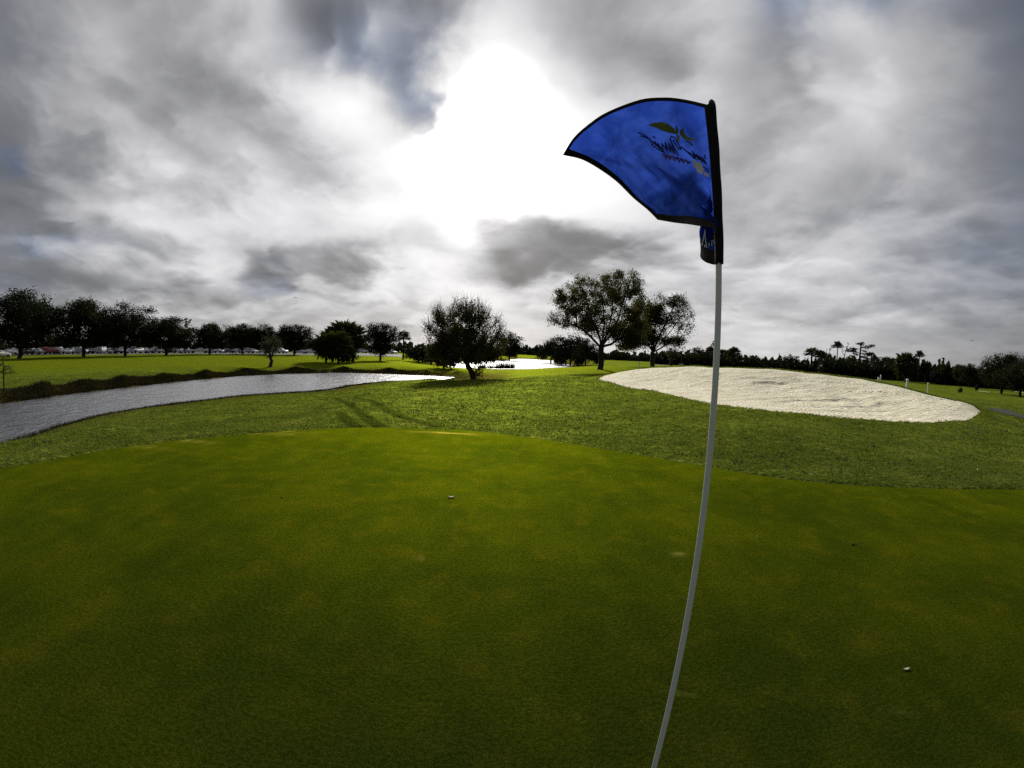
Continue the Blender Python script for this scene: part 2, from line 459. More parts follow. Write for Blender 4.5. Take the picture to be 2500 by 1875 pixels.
green_out = smooth_closed(green_poly, 300)
_so = np.array([p[:2] for p in bf + br]); sand_out = smooth_closed(_so.mean(0) + (_so - _so.mean(0)) * 1.022, 220)
WATER = -1.7
near_shore = [(0, 1085), (70, 1064), (140, 1042), (260, 1012), (400, 990), (550, 972), (700, 960), (780, 955), (850, 943), (950, 932), (1060, 926)]
far_shore = [(0, 985), (100, 971), (200, 958), (300, 946), (400, 935), (500, 925), (600, 917), (720, 912), (840, 910), (950, 913), (1040, 917), (1120, 921)]
CP = []
def cp(*a):
    CP.append(np.array(a, float))
for x in range(-8, 9, 2):
    for y in range(-9, 9, 2):
        cp(x, y, 0.0)
for p in green_front[1:-1]:
    cp(p[0], p[1], 0.0); cp(p[0] * 1.12, p[1] * 1.12, -.01)
for x, y in near_shore: cp(*at(x, y, WATER)[:2], WATER - .03)
for x, y, z in ((0, 1112, -.75), (100, 1085, -.95), (300, 1045, -.85), (500, 1010, -1.0), (640, 990, -.95), (640, 1020, -.45), (780, 985, -.8), (900, 975, -.55), (1000, 950, -.8), (1100, 980, -.3),
                (300, 1062, -.4), (1250, 985, -.22), (1250, 930, -.45), (1380, 940, -.15), (1150, 926, -.95), (1210, 910, -1.3), (1330, 905, -.75), (1400, 900, -.55), (1467, 900, -.3), (1593, 893, -.1), (1060, 940, -.9)):
    cp(*at(x, y, z))
for x, y in ((60, 1025), (200, 985), (400, 960), (600, 938), (800, 926), (950, 922)): cp(*at(x, y, WATER)[:2], -2.5)
for x, y in far_shore:
    p = at(x, y, WATER); d = np.hypot(p[0], p[1]); cp(p[0], p[1], WATER - .03)
    cp(p[0] * (1 + 1.3 / d), p[1] * (1 + 1.3 / d), -1.05); cp(p[0] * (1 + 4 / d), p[1] * (1 + 4 / d), -.98)
for x, y, z in ((0, 930, -.95), (120, 905, -.92), (250, 885, -.85), (60, 868, -.7), (300, 868, -.68), (500, 866, -.65), (720, 864, -.65), (600, 890, -.9), (400, 905, -.95), (845, 886, -.92), (928, 881, -.9), (985, 877, -.9),
                (1050, 892, -1.0), (1085, 908, -1.3)):
    cp(*at(x, y, z))
for x, y in ((1103, 897), (1180, 900), (1260, 901.5), (1330, 899), (1390, 894), (1385, 891), (1345, 886), (1338, 879.5), (1262, 876.5), (1255, 880), (1170, 880), (1120, 887)): cp(*at(x, y, WATER)[:2], WATER - .02)
for x, y in ((1300, 888), (1220, 890), (1150, 892), (1300, 881)): cp(*at(x, y, WATER)[:2], -2.4)
for p in bf: cp(*p)
for p in br:
    cp(*p); d = np.hypot(p[0], p[1]); g = (d + 1.2) / d; cp(p[0] * g, p[1] * g, p[2] - .06); g = (d + 7) / d; cp(p[0] * g, p[1] * g, min(p[2], 1) * .25 - .3)
for px, d, z in ((1600, 26, .2), (1750, 22, .24), (1900, 21, .25), (2050, 21, .26), (2200, 20.5, .22), (1750, 25, .58), (1900, 24, .6), (2050, 23.5, .58)):
    v = ray(px, 940); h = np.hypot(v[0], v[1]); cp(v[0] / h * d, v[1] / h * d, z)
for x, y, z in ((2450, 957, -.5), (2370, 946, -.5), (2260, 938, -.55), (2490, 1000, -.42), (2450, 1045, -.02), (2300, 1080, .0), (2500, 1110, 0), (2000, 1080, .03), (1700, 1040, .03), (2200, 1120, .0), (1500, 1000, -.08), (1500, 1050, -.02), (2420, 985, -.35)):
    cp(*at(x, y, z))
for r, z in ((230, -.75), (600, -.7), (1800, -.7), (6000, -.7)):
    for a in range(0, 360, 24): cp(r * math.sin(R(a)), r * math.cos(R(a)), z)
for a in list(range(75, 290, 24)):
    cp(26 * math.sin(R(a)), 26 * math.cos(R(a)), -.3); cp(70 * math.sin(R(a)), 70 * math.cos(R(a)), -.7)
CP = np.array(CP)


def warp(xy):
    r = np.hypot(xy[:, 0], xy[:, 1]) + 1e-9; return xy * (14 * np.arcsinh(r / 14) / r)[:, None]


def _phi(d2): return .5 * d2 * np.log(d2 + 1e-9)


_A = warp(CP[:, :2]); _n = len(_A)
_KM = _phi(((_A[:, None] - _A[None]) ** 2).sum(-1)) + np.eye(_n) * .02
_P = np.hstack([np.ones((_n, 1)), _A]); _L = np.zeros((_n + 3, _n + 3)); _L[:_n, :_n] = _KM; _L[:_n, _n:] = _P; _L[_n:, :_n] = _P.T
_w = np.linalg.solve(_L, np.concatenate([CP[:, 2], np.zeros(3)]))


def height(xy):
    xy = np.atleast_2d(np.asarray(xy, float)); o = np.zeros(len(xy))
    for s in range(0, len(xy), 20000):
        B = warp(xy[s:s + 20000]); d2 = ((B[:, None] - _A[None]) ** 2).sum(-1)
        o[s:s + 20000] = _phi(d2) @ _w[:_n] + _w[_n] + B @ _w[_n + 1:]
    r = np.hypot(xy[:, 0], xy[:, 1])
    g = np.clip((r - 7) / 15, 0, 1)
    o = o + g * (.035 * fbm(xy[:, 0] * .35, xy[:, 1] * .35, 71, 3) + np.clip((r - 60) / 80, 0, 1) * .12 * fbm(xy[:, 0] * .04, xy[:, 1] * .04, 77, 2))
    return o


def sdist(xy, poly):
    """signed distance to a closed outline, positive inside"""
    a = poly; b = np.roll(poly, -1, 0); o = np.full(len(xy), 1e9); ins = np.zeros(len(xy), bool)
    for p, q in zip(a, b):
        e = q - p; t = np.clip(((xy - p) @ e) / (e @ e + 1e-12), 0, 1)
        o = np.minimum(o, np.hypot(*(xy - p - t[:, None] * e).T))
        c = (p[1] > xy[:, 1]) != (q[1] > xy[:, 1])
        xc = (q[0] - p[0]) * (xy[:, 1] - p[1]) / (q[1] - p[1] + 1e-12) + p[0]
        ins ^= c & (xy[:, 0] < xc)
    return np.where(ins, o, -o)


def sst(x, a, b):
    t = np.clip((x - a) / (b - a), 0, 1); return t * t * (3 - 2 * t)


az = np.concatenate([np.arange(-66, 66.01, .28), np.arange(69, 294, 3.0)])
rad = np.concatenate([[.4], np.exp(np.arange(math.log(1.0), math.log(9000), .021))])
AZ, RD = np.meshgrid(R(1) * az, rad, indexing='ij')
gxy = np.stack([np.sin(AZ) * RD, np.cos(AZ) * RD], -1).reshape(-1, 2)
gz = height(gxy)
near = np.hypot(gxy[:, 0], gxy[:, 1]) < 60
sd_g = np.full(len(gxy), -1e3); sd_g[near] = sdist(gxy[near], green_out[::2])
sd_s = np.full(len(gxy), -1e3); sd_s[near] = sdist(gxy[near], sand_out[::2])
gz -= .07 * sst(sd_g, 0, .35) + .16 * sst(sd_s, 0, .35)
na, nr = AZ.shape
i, j = np.mgrid[0:na, 0:nr - 1]; i2 = (i + 1) % na
gq = np.stack([i * nr + j, i2 * nr + j, i2 * nr + j + 1, i * nr + j + 1], -1).reshape(-1, 4)
mb = MB().add(np.column_stack([gxy, gz]), gq)
mb.add(np.vstack([np.column_stack([gxy, gz]).reshape(na, nr, 3)[:, 0], [[0, 0, -.07]]]), [((k + 1) % na, k, na) for k in range(na)])

gr_dark, gr_mid, gr_pale = (.0145, .0220, .0034), (.0215, .0292, .0032), (.036, .0365, .0055)
M_rough = turf('rough_turf', (.034, .048, .013), (.052, .068, .018), (.078, .088, .030), 16.0, .40, True, .05, .7, .22, (.085, .072, .03), (5.5, 5.4, 2.0), .75, .7, 1.8, 0.0, (.050, .064, .009))
M_green = turf('putting_turf', gr_dark, gr_mid, gr_pale, 170.0, .80, True, .004, 2.4, .8, (.34, .29, .13), (11.4, 10.6, 1.3), .5, .76, 2.2, .05)
ground = mb.build('rough_ground', M_rough, smooth=True)
tag(ground, 'uneven rough grass ground rolling around the green and ponds', kind='structure')


def set_attr(o, name, val):
    a = o.data.attributes.new(name, 'FLOAT', 'POINT'); a.data.foreach_set('value', np.asarray(val, np.float32))


def seg_band(xy, pts, w):
    o = np.zeros(len(xy))
    for p, q in zip(pts[:-1], pts[1:]):
        p = np.array(p); q = np.array(q); e = q - p; t = np.clip(((xy - p) @ e) / (e @ e), 0, 1)
        o = np.maximum(o, 1 - sst(np.hypot(*(xy - p - t[:, None] * e).T), w * .55, w))
    return o


nv = len(ground.data.vertices)
dry = np.zeros(nv); stripe = np.zeros(nv)
N0 = len(gxy)
bank = sst(-gz, 1.12, 1.5) * (np.hypot(gxy[:, 0], gxy[:, 1]) > 12)
dry[:N0] = np.clip(bank * .9, 0, 1)
# mower tracks turning on the slope left of the flag
tr = [[(818, 968), (844, 979), (869, 995), (885, 1014), (904, 1027), (926, 1040)], [(869, 968), (901, 974), (932, 989), (958, 1008), (996, 1023), (1068, 1041)], [(818, 968), (790, 972), (760, 974)], [(826, 1004), (847, 1027), (869, 1040)]]
TRACKS = []
for t in tr:
    pts = []
    for x, y in t:
        z = 0.0
        for _ in range(8):
            q = at(x, y, z); z = .5 * z + .5 * float(height(q[None, :2])[0])
        pts.append(q[:2])
    TRACKS.append(pts)
    stripe[:N0] = np.maximum(stripe[:N0], seg_band(gxy, pts, .22))
fw = np.zeros(nv); fw[:N0] = sst(np.hypot(gxy[:, 0], gxy[:, 1]), 42, 60) * (1 - np.clip(bank * 1.2, 0, 1)) * sst(-gxy[:, 0], -30, -10)
set_attr(ground, 'fairway', fw); set_attr(ground, 'dry', dry); set_attr(ground, 'stripe', stripe)


def ground_pt(px, py):
    """first meeting of a line of sight with the terrain"""
    d = ray(px, py); h = math.hypot(d[0], d[1])
    t = np.exp(np.linspace(math.log(1.2), math.log(900), 1400)); P = d[None] * (t / h)[:, None]; P[:, 2] += EYE
    b = np.where(P[:, 2] < height(P[:, :2]))[0]
    return P[b[0]] if len(b) else P[-1]


def on_ground(p):
    return np.array([p[0], p[1], float(height(np.array(p[:2])[None])[0])])


def place(px, dist):
    d = ray(px, 870); h = math.hypot(d[0], d[1]); p = d / h * dist
    return on_ground(p)


def disc_sheet(outline, rings, zfun, centre=None):
    n = len(outline); c = outline.mean(0) if centre is None else np.array(centre)
    s = np.linspace(0, 1, rings + 1)[1:]
    s = 1 - (1 - s) ** 1.3
    P = c + s[:, None, None] * (outline[None] - c)
    xy = np.vstack([P.reshape(-1, 2), c[None]])
    V = np.column_stack([xy, zfun(xy)])
    i, j = np.mgrid[0:rings - 1, 0:n]; j2 = (j + 1) % n
    q = np.stack([i * n + j, (i + 1) * n + j, (i + 1) * n + j2, i * n + j2], -1).reshape(-1, 4)
    m = MB().add(V, q); m.v[0] = V
    m.f.append(np.array([(k, (k + 1) % n, len(V) - 1) for k in range(n)]))
    return m, xy


m, gx = disc_sheet(green_out, 110, lambda p: height(p) - .018, (0, 2.0))
green = tag(m.build('putting_green', M_green, smooth=True), 'smooth mown putting green with yellowish worn patches', kind='structure')
d = np.zeros(len(gx))
nz = fbm(gx[:, 0] * 3, gx[:, 1] * 9, 5, 4)
for px, py, rx, ry, a in ((620, 1055, .75, .10, 1.2), (690, 1052, .35, .06, 1.0), (1085, 1058, .5, .055, 1.3), (1135, 1060, .3, .04, 1.0), (1060, 1055, .3, .05, .8), (470, 1077, .4, .07, .5), (350, 1090, .45, .08, .5), (1170, 1055, .25, .035, .9)):
    p = at(px, py, -.02)
    d = np.maximum(d, a * np.exp(-((gx[:, 0] - p[0]) / rx) ** 2 - ((gx[:, 1] - p[1]) / ry) ** 2) * np.clip(.55 + .8 * nz, 0, 1))
for px, py, r_, a in ((1655, 1695, .02, .5), (2185, 1742, .02, 1.6), (1655, 1352, .05, .6), (1030, 1362, .03, .5)):
    p = at(px, py, -.02)
    d = np.maximum(d, a * .6 * np.exp(-(np.hypot(gx[:, 0] - p[0], gx[:, 1] - p[1]) / r_) ** 2) * np.clip(.6 + nz, 0, 1))
set_attr(green, 'dry', np.clip(d, 0, 1)); set_attr(green, 'stripe', np.zeros(len(gx)))

# sand
M = Mat('bunker_sand'); P = M.coord()
n1 = M.noise(P, .9, 5, .6); n2 = M.noise(M.scale(P, (1.0, 2.2, 1.0)), 7, 5, .65, .6); n3 = M.noise(M.scale(P, (1, 1.6, 1)), 11, 5, .75)
wv = M.node('ShaderNodeTexWave', {'Vector': M.scale(P, (.35, 1, 1)), 'Scale': 2.6, 'Distortion': 5.5, 'Detail': 3, 'Detail Scale': 1.2}, wave_type='BANDS', bands_direction='Y').outputs['Fac']
c = M.mixc(M.ramp(n1, .3, .7), (.72, .66, .48), (.84, .79, .61))
c = M.mixc(M.math('MULTIPLY', M.ramp(n2, .5, .75), .35), c, (.58, .51, .37))
h = M.math('ADD', M.math('ADD', M.math('MULTIPLY', n2, 1.0), M.math('MULTIPLY', n3, .2)), M.math('MULTIPLY', wv, .8))
M_sand = M.surf(M.principled(Base_Color=c, Roughness=.95, Specular_IOR_Level=.1, Normal=M.bump(h, .7, .04)))
cs = sand_out.mean(0)


def sand_z(p):
    z = height(p) - .05
    e = sst(sdist(p, sand_out[::2]), .1, 1.2)
    q = p - np.array(at_d(2010, 975, 19.5)[:2])
    rr = np.hypot(q[:, 0] / 2.6, q[:, 1] / 1.0)
    z += e * (.03 * fbm(p[:, 0] * .8, p[:, 1] * 1.8, 31, 4) + .014 * fbm(p[:, 0] * 3.2, p[:, 1] * 4.5, 37, 3))
    z += e * .05 * (np.exp(-((rr - 1) / .16) ** 2) - .8 * np.exp(-((rr - .75) / .16) ** 2) + .8 * np.exp(-((rr - 1.9) / .2) ** 2) * (q[:, 0] < 1))
    # steps left by footsteps and the rake on the upper face
    u = (height(p) - .62) / .5
    z += e * .022 * np.sin(u * 16 + 2.2 * fbm(p[:, 0] * .5, p[:, 1] * .5, 41, 3)) * np.exp(-((u - .15) / .35) ** 2)
    return z


m, _x = disc_sheet(sand_out, 120, sand_z)
tag(m.build('sand_bunker', M_sand, smooth=True), 'large pale sand bunker with raked sloping face', kind='structure')

# ponds
M = Mat('pond_water'); P = M.coord()
na_ = M.noise(P, .95, 4, .62, .4); nb_ = M.noise(P, 4.5, 3, .6)
h = M.math('ADD', na_, M.math('MULTIPLY', nb_, .3))
nw = M.bump(h, .65, .28)
fz = M.node('ShaderNodeLayerWeight', {'Blend': .5, 'Normal': nw}).outputs['Facing']
gw_ = M.node('ShaderNodeBsdfGlossy', {'Color': (.97, .97, .98), 'Roughness': .19, 'Normal': nw}).outputs[0]
dw_ = M.node('ShaderNodeBsdfDiffuse', {'Color': (.018, .02, .016)}).outputs[0]
M_water = M.surf(M.node('ShaderNodeMixShader', {0: M.math('ADD', .10, M.math('MULTIPLY', M.math('POWER', fz, 1.9), .84)), 1: dw_, 2: gw_}).outputs[0])


def flat_sheet(name, pts, z, mat, label):
    P = np.array(pts, float)
    m = MB().add(np.column_stack([P, np.full(len(P), z)]), [list(range(len(P)))])
    return tag(m.build(name, mat), label, kind='structure')


nsx = [at(x, y, WATER)[:2] * .93 for x, y in near_shore]; fsx = [at(x, y, WATER)[:2] * 1.03 for x, y in far_shore]
flat_sheet('pond', nsx + fsx[::-1] + [np.array((-42, 8)), np.array((-20, 2))], WATER, M_water, 'rippled grey pond left of the green')
flat_sheet('far_pond', [at(x, y, WATER)[:2] for x, y in ((1085, 899), (1180, 903), (1260, 905), (1335, 902), (1400, 894.5), (1392, 888), (1345, 878.5), (1255, 874.8), (1160, 878.5), (1095, 888))], WATER, M_water, 'bright second pond beyond the leaning tree')

# parking lot, road strip, cart path : thin slabs lying on the ground
def smooth_open(P, k=6):
    s_ = np.linspace(0, len(P) - 1, (len(P) - 1) * k + 1); o = np.stack([np.interp(s_, np.arange(len(P)), P[:, c]) for c in range(2)], 1)
    for _ in range(6): o[1:-1] = (o[:-2] + 2 * o[1:-1] + o[2:]) / 4
    return o


def strip(name, pts, w, lift, mat, label):
    P = smooth_open(np.array(pts, float)); t = np.gradient(P, axis=0); t /= np.linalg.norm(t, axis=1)[:, None]; nrm = np.stack([-t[:, 1], t[:, 0]], 1)
    xy = np.concatenate([P + nrm * w * s for s in (-.5, -.17, .17, .5)]); n = len(P)
    V = np.column_stack([xy, height(xy) + lift])
    q = [(r_ * n + k, r_ * n + k + 1, (r_ + 1) * n + k + 1, (r_ + 1) * n + k) for r_ in range(3) for k in range(n - 1)]
    return tag(MB().add(V, q).build(name, mat), label, kind='structure')


lot = [place(x, 152)[:2] for x in range(-60, 1000, 20)]
strip('parking_lot', lot, 44, .07, MT['asphalt'], 'grey parking lot behind the row of oaks')
cpx = [(2436, 999), (2442, 1001), (2450, 1005), (2480, 1015), (2520, 1026), (2600, 1045)]
strip('cart_path', [ground_pt(*p)[:2] for p in cpx], 1.6, .03, MT['path'], 'narrow grey cart path right of the bunker')
# distant bunkers seen as pale slivers
for px0, px1, dist, lab, wd_ in ((1600, 1632, 120, 'thin pale sand strip behind the smaller lawn tree', 3), (2395, 2422, 78, 'pale worn sand patch on the right fairway', 1.0), (2478, 2560, 100, 'pale sand strip under the trees at the right edge', 2.5), (1490, 1508, 95, 'small pale sand patch by the tall tree', 3)):
    c0, c1 = place(px0, dist)[:2], place(px1, dist)[:2]
    strip('sand_patch', [c0 + (c1 - c0) * t for t in np.linspace(0, 1, 8)], wd_, .06, M_sand, lab)

# ------------------------------------------------------------------ trees
def grow(seed, trunk, lobes, n_cl, leaf, per, spread, twig=(0, 0, 0, 0), r_base=.3, r_tip=.03, kq=6, sag=.1, up=.3, wid=.55, limbs=()):
    """branching skeleton reaching for leaf clusters spread through the lobes.
    trunk: polyline; lobes: (x, y, z, rx, ry, rz, weight, leafiness); returns (branches MB, leaves MB)"""
    rng = np.random.default_rng(seed)
    L = np.array(lobes, float); w = L[:, 6] / L[:, 6].sum()
    pick = rng.choice(len(L), n_cl, p=w)
    d = rng.normal(size=(n_cl, 3)); d /= np.linalg.norm(d, axis=1)[:, None]
    rr = (rng.random(n_cl) * .75 + .25) ** .45
    C = L[pick, :3] + d * rr[:, None] * L[pick, 3:6]
    lf = L[pick, 7]
    trunk = np.array(trunk, float)
    tt = np.linspace(0, 1, 9); ts = np.linspace(0, 1, len(trunk))
    T = np.stack([np.interp(tt, ts, trunk[:, k]) for k in range(3)], 1)
    T[1:-1, :2] += rng.normal(size=(7, 2)) * r_base * .12
    nodes = [*T]; par = [-1] + list(range(8)); plen = [0.0]
    for k in range(1, 9): plen.append(plen[-1] + np.linalg.norm(T[k] - T[k - 1]))
    order = np.argsort(np.linalg.norm(C - T[-1], axis=1)); chains = [list(range(9))]; first_ok = 5
    for lm in limbs:
        P_ = np.array(lm, float); P_ = np.stack([np.interp(np.linspace(0, 1, 8), np.linspace(0, 1, len(P_)), P_[:, k]) for k in range(3)], 1)
        ch = [8]
        for q in P_:
            par.append(ch[-1]); plen.append(plen[ch[-1]] + np.linalg.norm(q - nodes[ch[-1]])); nodes.append(q + rng.normal(size=3) * r_base * .10); ch.append(len(nodes) - 1)
        chains.append(ch)
    Cmid = L[:, :3].mean(0)
    for ci in order:
        c = C[ci]; A = np.array(nodes); dl = np.linalg.norm(A - c, axis=1)
        cost = dl + .22 * np.array(plen); cost[:first_ok] += 50
        cost += .5 * np.maximum(0, A[:, 2] - c[2])
        b = int(np.argmin(cost)); p = A[b]; n = max(2, min(6, int(dl[b] / (1.2 * r_base + .25)) + 1))
        ch = [b]; bend = rng.normal(size=3) * .10 * dl[b]; bend[2] += -sag * dl[b] * .4
        for s in range(1, n + 1):
            f = s / n; q = p + (c - p) * f + bend * math.sin(math.pi * f)
            if s < n: q = q + rng.normal(size=3) * .03 * dl[b]
            nodes.append(q); par.append(ch[-1]); plen.append(plen[ch[-1]] + dl[b] / n); ch.append(len(nodes) - 1)
        chains.append(ch)
    N = len(nodes); A = np.array(nodes); load = np.zeros(N); kids = np.zeros(N, int)
    for q in par:
        if q >= 0: kids[q] += 1
    load[kids == 0] = 1
    for k in range(N - 1, 0, -1):
        load[par[k]] += load[k]
    rad = r_tip * np.maximum(load, 1) ** .5
    rad *= min(1.0, r_base / rad[1]) if rad[1] > r_base else 1
    rad = np.maximum(rad, r_tip * .8)
    tr_r = np.maximum(rad[:9], r_base * np.linspace(1, .72, 9)); tr_r[0] = r_base * 1.35; rad[:9] = tr_r
    B = MB()
    for ch in chains:
        r_ = rad[ch].copy()
        if len(ch) > 1 and ch[0] != 0: r_[0] = min(r_[0], r_[1] * 1.25)
        B.tube(A[ch], r_, 8 if ch[0] == 0 else (kq if r_[0] > r_tip * 2 else 4), cap=False)
    LP = []
    nt, tl, trad, tup = twig
    for ci in range(n_cl):
        c = C[ci]; o = c - T[-1]; o /= np.linalg.norm(o) + 1e-9
        pts = c + rng.normal(size=(max(1, int(per * lf[ci])), 3)) * np.array(spread) * .6
        if lf[ci] > 0: LP.append(pts)
        for _ in range(nt):
            dd = o * .6 + rng.normal(size=3) * .55 + np.array([0, 0, tup]); dd /= np.linalg.norm(dd)
            l_ = tl * rng.uniform(.5, 1.15); s = np.linspace(0, 1, 4)[:, None]
            tp = c + dd * l_ * s + np.array([0, 0, .12 * l_ * up]) * s ** 2 + rng.normal(size=3) * .06 * l_ * s
            B.tube(tp, trad * np.array([1, .8, .6, .35]), 3, cap=False)
            if lf[ci] > 0:
                k = max(1, int(per * lf[ci] / (nt * 2.2))); u = rng.random((k, 1)) ** .8
                LP.append(c + dd * l_ * u + rng.normal(size=(k, 3)) * leaf * .8)
    P = np.vstack(LP) if LP else np.zeros((0, 3))
    return B, leaf_quads(rng, P, leaf, wid)


def leaf_quads(rng, P, size, wid=.55):
    n = len(P); M_ = MB()
    if n == 0: return M_
    a = rng.normal(size=(n, 3)); a /= np.linalg.norm(a, axis=1)[:, None]
    b = np.cross(a, rng.normal(size=(n, 3))); b /= np.linalg.norm(b, axis=1)[:, None]
    s = size * rng.uniform(.6, 1.35, (n, 1))
    V = np.stack([P - a * s * .5, P + b * s * .5 * wid + a * s * .05, P + a * s * .55, P - b * s * .5 * wid], 1).reshape(-1, 3)
    return M_.add(V, np.arange(4 * n).reshape(-1, 4))


MESH = {}


def tree_meshes(key, mats, **kw):
    B, Lf = grow(**kw)
    MESH[key] = (B.mesh(key + '_trunk', MT[mats[0]], True), Lf.mesh(key + '_crown', MT[mats[1]]) if Lf.v else None)


def put_tree(key, name, label, cat, loc, h, az_deg=None, group=None, rot=0.0, sx=1.0):
    """meshes are one unit tall; h gives the height in metres"""
    a = math.atan2(loc[0], loc[1])
    t = thing(name, label, cat, (loc[0], loc[1], loc[2] - .02 * h), -a + rot, (h * sx, h * sx, h), group)
    link('trunk', MESH[key][0], t)
    if MESH[key][1] is not None: link('crown', MESH[key][1], t)
    return t


# unit trees (one unit tall, x to the right as seen from the green)
rs = random.Random(3)
def oak_lobes(k, low=.16, wide=.5, flat=.9):
    r_ = random.Random(k); o = []
    for q in range(9):
        a = q * 2.4; rr = .05 if q == 0 else wide * .56
        zz = .62 if q == 0 else .34 + .34 * r_.random()
        if q in (1, 5): zz = .68
        o.append((math.cos(a) * rr, math.sin(a) * rr, zz, wide * .50 * r_.uniform(.85, 1.15), wide * .50, .235 * flat * r_.uniform(.85, 1.2), 1, 1))
    o.append((0, 0, .30, wide * .85, wide * .85, .13, 1.6, 1)); o.append((0, 0, .5, wide * .98, wide * .98, .2, 1.6, 1))
    o.append((.02, 0, .78, wide * .45, wide * .45, .2, 1, 1))
    return o
for k, (wd, fl) in enumerate(((.50, 1.0), (.47, 1.05), (.55, .9), (.44, 1.05))):
    tree_meshes('oak%d' % k, ('bark', 'oak'), seed=20 + k, trunk=[(0, 0, 0), (.01, 0, .12), (0, .01, .24)], lobes=oak_lobes(40 + k, wide=wd, flat=fl), n_cl=230, leaf=.028, per=88,
                spread=(.075, .075, .06), r_base=.028, r_tip=.0032, kq=5)
# flat layered far oaks and round small trees for the distance
for k in range(4):
    tree_meshes('far%d' % k, ('bark', 'wood'), seed=60 + k, trunk=[(0, 0, 0), (.02 * (k - 1), 0, .18), (.01, .01, .34)], lobes=oak_lobes(70 + k, wide=.5 + .06 * (k % 3), flat=.85), n_cl=105, leaf=.05, per=52,
                spread=(.10, .10, .08), r_base=.03, r_tip=.005, kq=4)
# pines: tufts at the ends of bare limbs
for k in range(2):
    r_ = random.Random(90 + k); lb = []
    for q in range(13):
        z = .42 + .56 * q / 13; a = r_.uniform(0, 6.28); rr = .21 * (1.15 - .6 * abs(z - .68) / .35) * r_.uniform(.5, 1.1)
        lb.append((math.cos(a) * rr, math.sin(a) * rr, z, .085, .085, .032, 1, 1))
    lb.append((0, 0, .96, .06, .06, .04, 1.3, 1))
    tree_meshes('pine%d' % k, ('bark', 'wood'), seed=95 + k, trunk=[(0, 0, 0), (.015, 0, .4), (-.01, 0, .93)], lobes=lb, n_cl=46, leaf=.03, per=34, spread=(.035, .035, .022), r_base=.019, r_tip=.0035, kq=4)
# dead snags
tree_meshes('snag0', ('bark', 'oak'), seed=110, trunk=[(0, 0, 0), (.01, 0, .45), (-.01, 0, .62)], lobes=[(-.16, 0, .9, .05, .05, .1, 1, 0), (.13, 0, .88, .06, .06, .1, 1, 0), (.2, 0, .72, .03, .03, .05, .5, 0), (-.05, 0, .8, .05, .05, .05, .6, .4)],
            n_cl=9, leaf=.03, per=30, spread=(.03, .03, .02), twig=(1, .08, .004, .4), r_base=.02, r_tip=.007, kq=4)


def palm_meshes(key, seed, trunk_h, rad_, nf=46, skirt=.35, trunk_r=.026, leafmat='palm', fan=11):
    """cabbage palm: round head of fan leaves on a slim trunk, unit height"""
    rng = np.random.default_rng(seed)
    c = np.array([0, 0, 1 - rad_ * .95])
    T = MB(); tp = np.array([(0, 0, 0), (.012, 0, trunk_h * .5), (0, 0, c[2])]); T.tube(tp, [trunk_r * 1.25, trunk_r, trunk_r * .9], 8)
    Lf = MB()
    for k in range(nf):
        a = k * 2.399; u = (k + .5) / nf
        el = math.asin(1 - (1 + math.sin(math.pi / 2 * skirt) * .95) * u) + rng.normal() * .08
        d = np.array([math.cos(a) * math.cos(el), math.sin(a) * math.cos(el), math.sin(el)])
        side = np.array([-math.sin(a), math.cos(a), 0]); upv = np.cross(d, side)
        pl = rad_ * rng.uniform(.42, .6); hub = c + d * pl + np.array([0, 0, -.04 * rad_])
        T.tube([c, c + d * pl * .5 + np.array([0, 0, .02 * rad_]), hub], [.004, .003, .0025], 3, cap=False)
        ln = rad_ * rng.uniform(.42, .62)
        for f in range(fan):
            th = (f / (fan - 1) - .5) * 3.6
            dd = d * math.cos(th) + side * math.sin(th); L_ = ln * (1 - .25 * abs(th) / 1.8)
            droop = np.array([0, 0, -.30 * L_]) * (1 + .6 * rng.random())
            m1 = hub + dd * L_ * .55; w_ = upv * L_ * .10 + (side * math.cos(th) - d * math.sin(th)) * L_ * .16
            e = hub + dd * L_ + droop * .6 * (1 if f % 2 else .6)
            Lf.add([hub, m1 - w_ * .5, e, m1 + w_ * .5], [(0, 1, 2, 3)])
    MESH[key] = (T.mesh(key + '_trunk', MT['bark'], True), Lf.mesh(key + '_crown', MT[leafmat]))


palm_meshes('palm0', 1, .6, .27, 44, .3)
palm_meshes('palm1', 2, .6, .20, 40, .1, .016)
palm_meshes('palm2', 3, .45, .46, 84, 1.0, .03)
palm_meshes('palm3', 4, .56, .37, 84, 1.0, .03)

# --- the three lawn trees, each with its own limbs
U = 1 / 245.0
def limb(base, k, pts, y=0.0):
    n_ = len(pts); return [((px - base[0]) * k, y * k * i_ / (n_ - 1), (base[1] - py) * k) for i_, (px, py) in enumerate(pts)]


def PX(base, px, py, k): return ((px - base[0]) * k, 0.0, (base[1] - py) * k)
def lob(base, k, px, py, rx, ry, w=1, lf=1, y=0.0, dep=None):
    p = PX(base, px, py, k); return (p[0], y * k, p[2], rx * k, (dep or rx * .8) * k, ry * k, w, lf)


